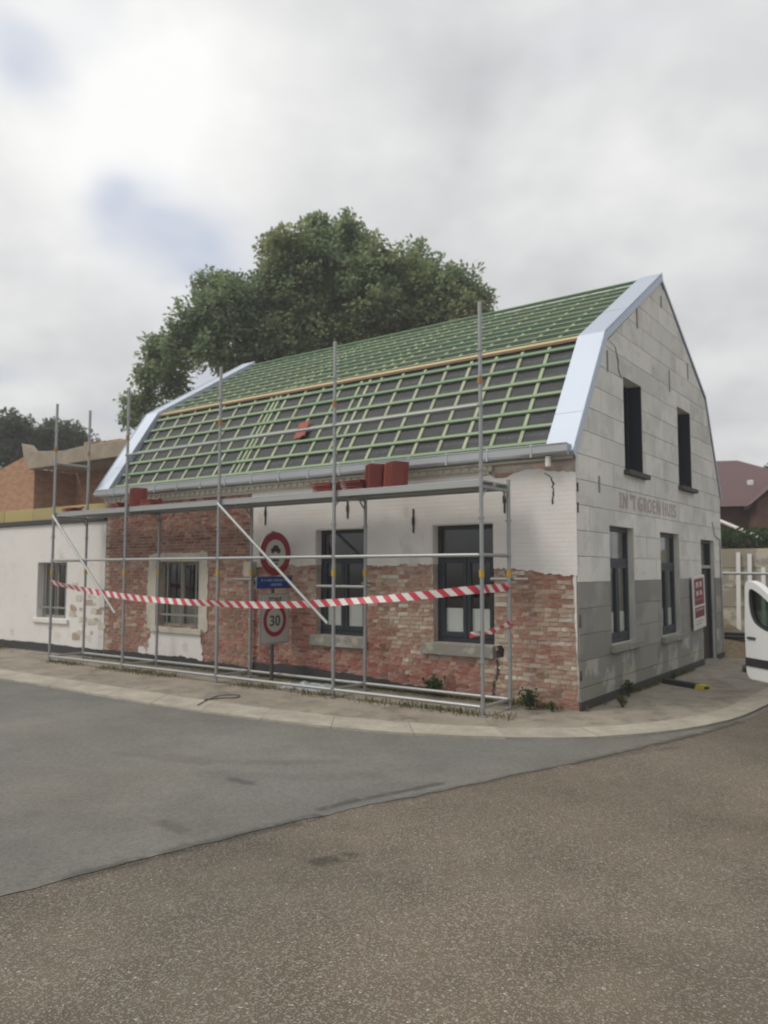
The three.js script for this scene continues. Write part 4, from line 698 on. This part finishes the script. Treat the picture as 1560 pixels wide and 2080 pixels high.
function ball(r) { let v; do v = V(r() * 2 - 1, r() * 2 - 1, r() * 2 - 1); while (v.lengthSq() > 1); return v; }
function crown(blobs, count, L, tones, seed) { // leaves gathered in sprays through the volume of every lobe
  const o = { p: [], c: [] }, r = rng(seed), vol = blobs.map(b => b.r * b.r), tot = vol.reduce((a, b) => a + b, 0);
  blobs.forEach((b, bi) => {
    const clumps = Math.max(6, Math.round(12 + b.r * 13)), per = Math.round(count * vol[bi] / tot / clumps / 12);
    for (let m = 0; m < clumps; m++) {
      const cu = ball(r).normalize(), rc = b.r * (0.3 + 0.22 * r()), cc = b.c.clone().addScaledVector(cu, b.r * (0.62 + 0.4 * r()) - rc * 0.35);
      const tone = tones[Math.floor(r() * tones.length)], hue = fbm3(cc.x * 0.3, cc.y * 0.3, cc.z * 0.3, 3), y = clamp((hue - 0.45) * 2.4);
      for (let k = 0; k < per; k++) {
        const d = ball(r), q = Math.pow(d.length(), 0.5), u = d.normalize(); if (u.y < -0.35) u.y *= 0.4;
        const c = cc.clone().addScaledVector(u, rc * q), s = 0.85 + 0.3 * r();
        for (let j = 0; j < 12; j++) {
          const e = ball(r).multiplyScalar(L * 1.4).add(c), dir = ball(r).multiplyScalar(0.9).add(u).add(V(0, -0.3, 0)).normalize(), nor = ball(r).multiplyScalar(0.6).add(V(0, 1.1, 0)).addScaledVector(u, 0.6).normalize(), k2 = s * (0.85 + 0.3 * r());
          leafShape(e, dir, nor, L * (0.7 + 0.6 * r()), L * 0.34, [tone[0] * k2 * (1 + 0.45 * y), tone[1] * k2 * (1 + 0.12 * y), tone[2] * k2], o);
        }
      }
    }
  });
  return o;
}
function limb(a, b, r0, r1, bend, seed) { const r = rng(seed), c = new THREE.CatmullRomCurve3([a, a.clone().lerp(b, 0.35).add(ball(r).multiplyScalar(bend)), a.clone().lerp(b, 0.7).add(ball(r).multiplyScalar(bend)), b]), n = 10, out = []; for (let i = 0; i < n; i++) out.push(rod(c.getPoint(i / n), c.getPoint((i + 1.08) / n), lerp(r0, r1, i / n), 8, lerp(r0, r1, (i + 1) / n))); return merge(out); }
{ // the big tree behind the house
  const D = 28, s = D / FPX, r = rng(300);
  const px = [[668, 492, 60], [600, 520, 62], [560, 512, 38], [715, 520, 66], [775, 535, 60], [850, 560, 66], [905, 590, 62], [955, 625, 48], [650, 600, 105], [755, 620, 100], [850, 640, 90], [550, 640, 95], [465, 640, 70], [425, 592, 40], [405, 665, 62], [470, 715, 80], [375, 705, 52], [330, 722, 46], [352, 770, 52], [298, 760, 30], [286, 815, 40], [262, 852, 28], [590, 715, 100], [720, 710, 90], [830, 690, 70], [470, 580, 30], [930, 650, 60], [640, 455, 22], [705, 455, 24], [690, 570, 80], [610, 600, 80], [640, 680, 90], [790, 590, 80], [880, 640, 80], [560, 690, 80]];
  const blobs = []; px.forEach(([x, y, R]) => { for (const dz of [(r() - 0.5) * 1.8]) blobs.push({ c: atDepth(x, y, D + dz), r: R * s * 0.9 }); });
  const T = atDepth(650, 1158, D); T.y = ROAD;
  const t = thing('chestnut_tree', 'large broad leafy tree rising behind the battened gambrel roof', 'tree', [T.x, ROAD, T.z]);
  const loc = v => v.clone().sub(V(T.x, ROAD, T.z));
  const fork = V(0.1, 4.2, 0); const gs = [limb(V(0, -0.05, 0), fork, 0.5, 0.38, 0.1, 1)];
  [[600, 520], [715, 520], [850, 580], [550, 640], [430, 650], [340, 740], [930, 640], [755, 620]].forEach(([x, y], i) => gs.push(limb(fork.clone().add(V(0, -0.3, 0)), loc(atDepth(x, y, D + (i % 3 - 1) * 1.2)), 0.15, 0.03, 0.5, 10 + i)));
  mesh('trunk', gs[0], M.bark, t); for (const g of gs.slice(1)) mesh('limb', g, M.bark, t);
  leafMesh('crown', crown(blobs.map(b => ({ c: loc(b.c), r: b.r })), 104000, 0.18, [[0.235, 0.305, 0.155], [0.265, 0.325, 0.16], [0.205, 0.285, 0.155], [0.24, 0.3, 0.175]], 21), M.leaf, t);
}
function farTree(name, label, D, px, seed, count, L, tones, grp, cat = 'tree') {
  const s = D / FPX, b0 = px[0], T = atDepth(b0[0], 1158, D); T.y = ROAD; const t = thing(name, label, cat, [T.x, ROAD, T.z], grp);
  const bl = px.map(([x, y, R], i) => ({ c: atDepth(x, y, D + ((i * 7) % 3 - 1) * R * s * 0.6).sub(V(T.x, ROAD, T.z)), r: R * s }));
  const top = bl[0].c; mesh('trunk', limb(V(0, -0.05, 0), V(top.x, top.y, top.z), 0.28, 0.08, 0.2, seed), M.bark, t); leafMesh('crown', crown(bl, count, L, tones, seed), M.leaf, t);
}
const darkLeaf = [[0.1, 0.125, 0.085], [0.11, 0.135, 0.085], [0.09, 0.115, 0.08]];
farTree('broadleaf_tree', 'dark rounded tree at the picture edge behind the orange brick building', 42, [[20, 885, 42], [-25, 900, 50], [48, 905, 34], [30, 930, 40]], 61, 9000, 0.28, darkLeaf, 'dark trees behind the orange brick building');
farTree('broadleaf_tree', 'dark bushy tree behind the pale concrete beam', 44, [[118, 895, 38], [85, 905, 34], [152, 905, 34], [120, 925, 36], [185, 915, 22]], 62, 9000, 0.28, darkLeaf, 'dark trees behind the orange brick building');
farTree('broadleaf_tree', 'dark tree beyond the red roofed house at the street edge', 46, [[1592, 970, 34], [1610, 1010, 40]], 63, 4000, 0.3, darkLeaf);

// ================================================================== ORANGE BRICK BUILDING AT THE LEFT
{
  const b = thing('orange_brick_building', 'orange brick building with a pale concrete roof beam behind the annex', 'building');
  const tb = tex(H5, (x, y, i) => { const row = y / H5 * 16, ry = row % 1, bx = (x / H5 * 5 + (Math.floor(row) % 2) * 0.5) % 1, j = ry < 0.14 || bx < 0.045, k = 0.75 + 0.5 * hash3(Math.floor(row), Math.floor(x / H5 * 5 + (Math.floor(row) % 2) * 0.5) % 5, 3) * 0.7 + 0.2 * (hF[i] - 0.5); return j ? [0.42, 0.33, 0.24] : [0.42 * k, 0.215 * k, 0.115 * k]; });
  const om = mat(0xffffff, 0.93, { map: rep(tb, 1.1), bumpMap: rep(bumpRough, 0.5), bumpScale: 0.003 });
  const g1 = extrude([[-27, -0.1], [-20.35, -0.1], [-20.35, 4.95], [-20.75, 5.5], [-22.55, 5.13], [-27, 4.2]], 0.35); g1.translate(0, 0, -4.85); mesh('front_wall', uvm(g1), om, b);
  mesh('recessed_wall', uvm(box(-20.5, -13.4, -0.1, 4.997, -6.3, -6.0)), om, b);
  mesh('side_wall', uvm(merge([box(-20.7, -20.36, -0.1, 4.997, -5.99, -4.86), box(-13.7, -13.4, -0.1, 4.997, -12, -6.31), box(-27, -26.7, -0.1, 4.2, -12, -4.86), box(-26.69, -13.71, -0.1, 4.2, -12, -11.7)])), om, b);
  const beam = new THREE.ExtrudeGeometry(new THREE.Shape([[-20.8, 5.82], [-20.62, 5.78], [-20.3, 5.52], [-18.4, 5.36], [-17.2, 5.42], [-13.4, 5.4], [-13.4, 4.97], [-20.3, 4.97], [-20.62, 5.3]].map(p => new THREE.Vector2(...p))), { depth: 0.3, bevelEnabled: true, bevelSize: 0.02, bevelThickness: 0.02, bevelSegments: 1 }); beam.translate(0, 0, -4.6);
  mesh('concrete_beam', uvm(beam), mat(C(0.85, 0.78, 0.72), 0.9, { map: rep(texKerb, 2) }), b);
  mesh('roof_slab', uvm(box(-20.3, -13.4, 5.0, 5.25, -12, -4.62)), M.mortar, b);
  mesh('rubble', uvm(merge([rbox(-17.4, -17.0, 5.44, 5.56, -4.6, -4.35, 0.03), rbox(-16.6, -16.35, 5.42, 5.52, -4.6, -4.35, 0.03), rbox(-16.2, -15.6, 5.42, 5.5, -4.6, -4.35, 0.03)])), om, b);
}

// ================================================================== RIGHT: FENCE, HEDGE, HOUSE, VAN
{
  const f = thing('concrete_panel_fence', 'weathered concrete panel fence under the clipped hedge', 'fence', [0, 0, -10.3]);
  const m = mat(C(1.35, 1.26, 1.15), 0.95, { map: rep(texFoot, 1.9), bumpMap: rep(bumpRough, 0.5), bumpScale: 0.004 });
  for (let k = 0; k < 4; k++) { const x = -3.2 + k * 2; mesh('post', uvm(rbox(x - 0.07, x + 0.07, -0.06, 2.24, -0.08, 0.08, 0.012)), m, f); if (k < 3) for (let j = 0; j < 5; j++) mesh('panel', uvm(rbox(x + 0.072, x + 1.928, -0.05 + j * 0.45, -0.05 + j * 0.45 + 0.44, -0.03, 0.03, 0.01)), m, f); }
  for (const [x, h, z, l] of [[-0.30, 2.12, 0.3, 'tall white board leaning on the concrete fence, near the wall'], [-0.06, 2.08, 0.28, 'white board leaning on the fence between two others'], [0.22, 1.78, 0.32, 'shorter white board leaning on the fence beside the van door']]) {
    const b = mesh('white_board', uvm(rbox(-0.045, 0.045, 0, h, -0.012, 0.012, 0.004)), M.panel); b.position.set(x, 0.0, -10.3 + z); b.rotation.x = -Math.atan2(z - 0.06, h); tag(b, l, 'board', 'white boards leaning on the concrete fence');
  }
  const br = thing('tube_barrier', 'galvanised tube barrier rail standing before the concrete fence', 'barrier', [0, 0, -9.2]);
  mesh('rail', rod(V(-0.6, 1.63, 0), V(3.4, 1.6, 0), 0.03, 12), M.galvLight, br); mesh('rail', rod(V(-0.6, 0.3, 0), V(3.4, 0.3, 0), 0.024, 12), M.galv, br); for (const x of [-0.6, 1.4, 3.4]) mesh('post', rod(V(x, -0.02, 0), V(x, 1.75, 0), 0.024, 12), M.galv, br);
  // clipped hedge
  const hd = thing('clipped_hedge', 'dark green clipped hedge above the concrete fence', 'hedge', [-0.9, 0, -11.3]), o = { p: [], c: [] }, r = rng(88);
  mesh('stem', merge([-1.6, -0.4, 0.8, 2].map((x, i) => limb(V(x, -0.05, 0), V(x, 2.2, 0), 0.06, 0.03, 0.08, 40 + i))), M.bark, hd);
  for (let k = 0; k < 9000; k++) { const p = V(-2.4 + r() * 5, 0.3 + Math.pow(r(), 0.6) * 2.38, (r() - 0.5) * 1.1); if (Math.abs(p.z) < 0.3 && p.y < 2.4) p.z = 0.45; const t = 0.7 + 0.5 * r(); leafShape(p, ball(r).add(V(0, 0.3, 0.4)).normalize(), ball(r).add(V(0, 1, 0.5)).normalize(), 0.1, 0.035, [0.05 * t, 0.1 * t, 0.035 * t], o); }
  leafMesh('foliage', o, M.leaf, hd);
  const yb = thing('yellow_shrub', 'yellow green shrub rising beyond the hedge', 'shrub', [0.45, 0, -12.6]), oy = { p: [], c: [] }; for (let k = 0; k < 2200; k++) { const d = ball(r), p = V(d.x * 0.75, 1.9 + d.y * 1.15, d.z * 0.6), t = 0.8 + 0.4 * r(); leafShape(p, ball(r).add(d).normalize(), ball(r).add(V(0, 1, 0)).normalize(), 0.13, 0.04, [0.13 * t, 0.15 * t, 0.03 * t], oy); } leafMesh('foliage', oy, M.leaf, yb); mesh('stem', limb(V(0, -0.05, 0), V(0, 1.9, 0), 0.05, 0.02, 0.05, 4), M.bark, yb);
}
{ // house with a maroon tiled roof, thirty metres off
  const h = thing('maroon_roof_house', 'brick house with maroon tiled hip roof beyond the hedge', 'house', [-2.2, 0, -23.5]); h.rotation.y = 0.35;
  const tr = tex(256, (x, y) => { const i = (y * 2) * H5 + x * 2, row = (y / 16) % 1, k = (row < 0.2 ? 0.7 : 1) * (0.85 + 0.4 * hF[i]); return [0.135 * k, 0.08 * k, 0.082 * k]; });
  const rm = mat(0xffffff, 0.8, { map: rep(tr, 2.4) }), wm = mat(C(0.10, 0.062, 0.058), 0.93, { map: rep(texKerb, 1.2) }); wm.color.setRGB(0.3, 0.17, 0.155);
  mesh('wall', uvm(box(-6.5, 3.0, -0.1, 4.0, -3.2, 3.2)), wm, h);
  const P = (...v) => V(...v), tri = [], quad = (a, b, c, d) => tri.push(a, b, c, a, c, d);
  const A = P(-7, 3.9, 3.6), B = P(3.4, 3.9, 3.6), Cc = P(3.4, 3.9, -3.6), Dd = P(-7, 3.9, -3.6), R0 = P(-4.4, 6.0, 0), R1 = P(-0.75, 5.95, 0); quad(A, B, R1, R0); quad(Cc, Dd, R0, R1); tri.push(B, Cc, R1, Dd, A, R0); quad(Dd, Cc, B, A);
  const rg = new THREE.BufferGeometry().setFromPoints(tri); rg.computeVertexNormals(); mesh('roof', uvm(rg), rm, h);
  mesh('roof_vent', rbox(-2.05, -1.8, 5.2, 5.5, 0.9, 1.2, 0.03), M.panel, h); mesh('roof_vent', rbox(-0.75, -0.55, 4.75, 4.95, 1.9, 2.1, 0.03), M.panel, h);
  // front wing with a steep gable and a tall narrow window
  const g = extrude([[-0.95, -0.1], [1.15, -0.1], [1.15, 4.0], [0.1, 4.85], [-0.95, 4.0]], 1.6); g.translate(0, 0, 3.21); mesh('front_wing', uvm(g), wm, h);
  const wr = []; for (const s of [-1, 1]) { const a = P(0.1 + s * 1.25, 3.84, 4.95), b = P(0.1, 4.95, 4.95), c = P(0.1, 4.95, 1.9), d = P(0.1 + s * 1.25, 3.84, 1.9); wr.push(a, b, c, a, c, d, ...[a, b, c, a, c, d].map(v => v.clone().add(V(0, -0.09, 0)))); } const wg = new THREE.BufferGeometry().setFromPoints(wr); wg.computeVertexNormals(); mesh('wing_roof', uvm(wg), rm, h);
  const win = mesh('window', rbox(-0.2, 0.34, 2.9, 4.15, 4.8, 4.84, 0.01), M.oldWood, h); mesh('pane', box(-0.13, 0.27, 2.96, 4.09, 4.841, 4.85), M.dark, win);
  mesh('gutter', rod(V(1.3, 3.9, 3.66), V(3.4, 3.9, 3.66), 0.07, 8), M.plasticWhite, h); mesh('lean_to_verge', rod(V(-2.5, 3.7, 3.4), V(-0.9, 2.75, 5.0), 0.06, 8), M.panel, h);
}
{ // heap of sand and rubble behind the doorway
  const heap = (name, lab, c, x, z, R, hh, m, seed) => { const g = new THREE.PlaneGeometry(2 * R, 2 * R, 40, 40); g.rotateX(-Math.PI / 2); const p = g.attributes.position; for (let i = 0; i < p.count; i++) { const a = p.getX(i), b = p.getZ(i), d = Math.hypot(a, b) / R, k = Math.max(0, 1 - d); p.setY(i, -0.02 + hh * Math.pow(k, 0.9) * (0.7 + 0.6 * fbm3(a * 2.2 + seed, b * 2.2, 1, 4))); } g.computeVertexNormals(); g.translate(x, 0, z); tag(mesh(name, uvm(flat(g)), m), lab, c); };
  heap('sand_heap', 'low heap of yellow sand and soil beyond the doorway', 'sand heap', -0.2, -8.6, 1.5, 0.5, mat(C(0.95, 0.8, 0.6), 0.97, { map: rep(texPave, 1.1), bumpMap: rep(bumpRough, 0.5), bumpScale: 0.02 }), 3);
  const r = rng(33); const pl = thing('timber_pile', 'few weathered planks lying on the sand heap', 'timber', [0.3, 0.3, -8.2]); for (let k = 0; k < 4; k++) { const b = mesh('plank', uvm(rbox(-0.7, 0.7, 0, 0.035, -0.07, 0.07, 0.004)), k % 2 ? M.oldWood : M.dark, pl); b.position.set((r() - 0.5) * 0.2, k * 0.037, (r() - 0.5) * 0.15); b.rotation.y = (r() - 0.5) * 0.4; }
  for (const [x, z, R, lab] of [[0.95, -5.2, 0.15, 'dark stone lying on the pavement by the door of the gable'], [0.55, -7.4, 0.13, 'grey stone at the foot of the sand heap']]) { const g = new THREE.IcosahedronGeometry(R, 3), p = g.attributes.position; for (let i = 0; i < p.count; i++) { const v = V().fromBufferAttribute(p, i), k = 0.7 + 0.6 * fbm3(v.x * 9, v.y * 9, v.z * 9 + x, 3); p.setXYZ(i, v.x * k * 1.4, v.y * k * 0.6 + R * 0.4, v.z * k); } g.computeVertexNormals(); const o = mesh('stone', uvm(g), mat(C(0.5, 0.5, 0.45), 0.95, { map: rep(texFoot, 0.7) })); o.position.set(x, 0, z); tag(o, lab, 'stone'); }
}
{ // white van at the kerb, nose towards the junction, its kerb-side door swung open
  const v = thing('white_van', 'white van at the kerb with its cab door swung open', 'van', [2.38, ROAD, -0.5]);
  const paint = new THREE.MeshPhysicalMaterial({ color: C(0.72, 0.74, 0.73), roughness: 0.35, clearcoat: 0.6, clearcoatRoughness: 0.15 }), rub = mat(C(0.02, 0.02, 0.022), 0.7);
  // the side profile in (z, y): nose at +z
  const prof = [[-3.4, 0.34], [-3.42, 1.75], [-3.3, 1.86], [-0.9, 1.88], [-0.55, 1.82], [0.35, 1.18], [1.0, 1.02], [1.22, 0.9], [1.28, 0.6], [1.22, 0.32]];
  const body = (() => { const s = new THREE.Shape(prof.map(p => new THREE.Vector2(...p))); for (const z of [-2.6, 0.62]) { const h = new THREE.Path(); h.absarc(z, 0.36, 0.36, 0, Math.PI, false); } const g = new THREE.ExtrudeGeometry(s, { depth: 1.66, bevelEnabled: true, bevelSize: 0.05, bevelThickness: 0.06, bevelSegments: 3 }); g.rotateY(-Math.PI / 2); g.translate(1.76, 0, 0); return g; })();
  mesh('body', body, paint, v); mesh('windscreen', (() => { const g = box(0.14, 1.6, -0.5, 0.5, -0.006, 0.006); g.rotateX(-0.954); g.translate(0, 1.54, -0.055); return g; })(), mat(C(0.02, 0.025, 0.028), 0.08), v);
  for (const z of [-2.6, 0.62]) for (const x of [0.06, 1.62]) { const w = group('wheel', v); w.position.set(x, 0.31, z); mesh('tyre', new THREE.TorusGeometry(0.24, 0.085, 12, 28).rotateY(Math.PI / 2), rub, w); mesh('rim', new THREE.CylinderGeometry(0.2, 0.2, 0.16, 20).rotateZ(Math.PI / 2), M.galv, w); }
  mesh('bumper', rbox(0.05, 1.7, 0.3, 0.52, 1.2, 1.38, 0.05, 3), rub, v); for (const x of [0.3, 1.44]) mesh('headlight', rbox(x - 0.2, x + 0.2, 0.72, 0.9, 1.2, 1.325, 0.04, 3), M.plasticWhite, v);
  // door: hinged at its front edge, seen from outside. Local x runs from the hinge to the rear edge, y up.
  const d = group('door', v); d.position.set(-0.045, 0, -0.15); d.rotation.y = Math.PI - 0.75; d.userData.label = 'open white cab door with rounded window';
  const out = new THREE.Shape(); out.moveTo(0, 0.44); out.lineTo(0, 0.98); out.lineTo(0.2, 1.12); out.bezierCurveTo(0.42, 1.34, 0.62, 1.5, 0.8, 1.565); out.bezierCurveTo(0.9, 1.6, 0.97, 1.59, 0.975, 1.5); out.lineTo(1.0, 1.0); out.lineTo(0.99, 0.5); out.quadraticCurveTo(0.98, 0.42, 0.9, 0.41); out.lineTo(0.04, 0.41); out.closePath();
  const hole = new THREE.Path(); hole.moveTo(0.12, 0.92); hole.lineTo(0.24, 1.07); hole.bezierCurveTo(0.45, 1.28, 0.62, 1.42, 0.83, 1.49); hole.quadraticCurveTo(0.9, 1.51, 0.905, 1.44); hole.bezierCurveTo(0.915, 1.28, 0.89, 1.16, 0.82, 1.09); hole.bezierCurveTo(0.7, 1.0, 0.4, 0.96, 0.12, 0.92); out.holes.push(hole);
  const dg = new THREE.ExtrudeGeometry(out, { depth: 0.07, bevelEnabled: true, bevelSize: 0.012, bevelThickness: 0.012, bevelSegments: 2, curveSegments: 14 }); mesh('door_shell', dg, paint, d);
  const seal = new THREE.CatmullRomCurve3(hole.getPoints(10).slice(0, -1).map(q => V(q.x, q.y, 0.04)), true); mesh('window_seal', merge([new THREE.TubeGeometry(seal, 80, 0.013, 6, true).scale(1, 1, 3.4).translate(0, 0, -0.095)]), rub, d);
  const ps = new THREE.Shape(hole.getPoints(14)); const pg = new THREE.ExtrudeGeometry(ps, { depth: 0.006, bevelEnabled: false }); pg.translate(0, 0, 0.03); mesh('window_pane', pg, new THREE.MeshPhysicalMaterial({ color: C(0.35, 0.42, 0.4), roughness: 0.03, transmission: 1, thickness: 0 }), d);
  for (const z of [-0.018, 0.088]) { mesh('rub_strip', rbox(0.0, 0.99, 0.56, 0.66, z - 0.01, z + 0.01, 0.006), rub, d); mesh('handle', rbox(0.8, 0.95, 0.885, 0.915, z - 0.014, z + 0.014, 0.008, 2), mat(C(0.06, 0.065, 0.065), 0.5), d); }
}
// ================================================================== WEEDS AND GRASS
{
  const r = rng(700);
  const weed = (x, z, h, n, lab, cat, tone, nm) => { const g = thing(nm, lab, cat, [x, 0.0, z]), o = { p: [], c: [] }, st = []; for (let k = 0; k < n; k++) { const a = r() * 6.28, l = h * (0.4 + 0.6 * r()), tip = V(Math.cos(a) * h * 0.5 * r(), l, Math.sin(a) * h * 0.35 * r() + 0.02); if (k < 12) st.push(rod(V(0, -0.01, 0), tip, 0.004, 5, 0.002)); for (let j = 0; j < 5; j++) { const p = tip.clone().multiplyScalar(0.35 + 0.65 * r()).add(ball(r).multiplyScalar(h * 0.14)); p.y = Math.max(p.y, 0.01); const t = 0.7 + 0.6 * r(); leafShape(p, ball(r).add(V(0, 0.4, 0)).normalize(), ball(r).add(V(0, 1, 0)).normalize(), h * 0.22, h * 0.07, tone.map(v => v * t), o); } } mesh('stem', merge(st), mat(C(0.08, 0.1, 0.04), 0.9), g); leafMesh('foliage', o, M.leaf, g); };
  const G = [0.06, 0.095, 0.025];
  weed(-2.02, 0.1, 0.3, 30, 'bushy green weed at the wall foot below the tall window sill', 'weed', G, 'weed_plant');
  weed(-0.56, 0.24, 0.26, 46, 'wide low green weed between scaffold end and the house corner', 'weed', G, 'weed_plant');
  weed(-0.28, 0.2, 0.13, 18, 'small weed right at the brick corner foot', 'weed', G, 'weed_plant');
  weed(0.09, -1.45, 0.22, 26, 'green weed at the gable foot under the window', 'weed', [0.075, 0.1, 0.028], 'weed_plant');
  weed(0.3, -0.6, 0.16, 20, 'yellowed weed in the pavement beside the gable corner', 'weed', [0.13, 0.11, 0.03], 'weed_plant');
  weed(0.13, -3.4, 0.14, 14, 'tiny weed beside the cable ramp at the gable foot', 'weed', G, 'weed_plant');
  const o = { p: [], c: [] };
  const blade = (x, z, h) => { const a = r() * 6.28, t = 0.7 + 0.6 * r(), y = r(); leafShape(V(x, -0.005, z), V(Math.cos(a) * 0.5, 1, Math.sin(a) * 0.5).normalize(), V(Math.cos(a), 0.1, Math.sin(a)), h, 0.006, [lerp(0.09, 0.2, y) * t, lerp(0.115, 0.17, y) * t, 0.045 * t], o); };
  for (let k = 0; k < 5200; k++) { const x = -18 + r() * 12.4; const n = fbm3(x * 1.2, 0, 3, 3); if (r() > (x < -9.5 ? 0.9 : 0.45) * sstep(0.3, 0.6, n)) continue; blade(x, 0.04 + Math.abs(r() + r() - 1) * (x < -9.5 ? 0.5 : 0.2), 0.04 + 0.08 * r()); }
  for (let k = 0; k < 2600; k++) { const x = -10 + r() * 9.6, n = fbm3(x * 1.5, 3, 8, 3); if (r() > sstep(0.42, 0.62, n)) continue; blade(x, ZF + (r() + r() - 1) * 0.22, 0.03 + 0.06 * r()); }
  for (let k = 0; k < 1500; k++) { const x = -5.4 + r() * 5.2; blade(x, 0.03 + r() * 0.1, 0.03 + 0.09 * r()); }
  for (let k = 0; k < 700; k++) { const z = -5 + r() * 5; if (fbm3(z * 2, 1, 1, 2) > 0.5) blade(0.02 + r() * 0.08, z, 0.03 + 0.07 * r()); }
  const gm = leafMesh('grass', o, M.leaf, scene); gm.userData = { kind: 'stuff', label: 'thin weedy grass along the wall foot and scaffold base', category: 'grass' };
}
renderer.render(scene, camera);
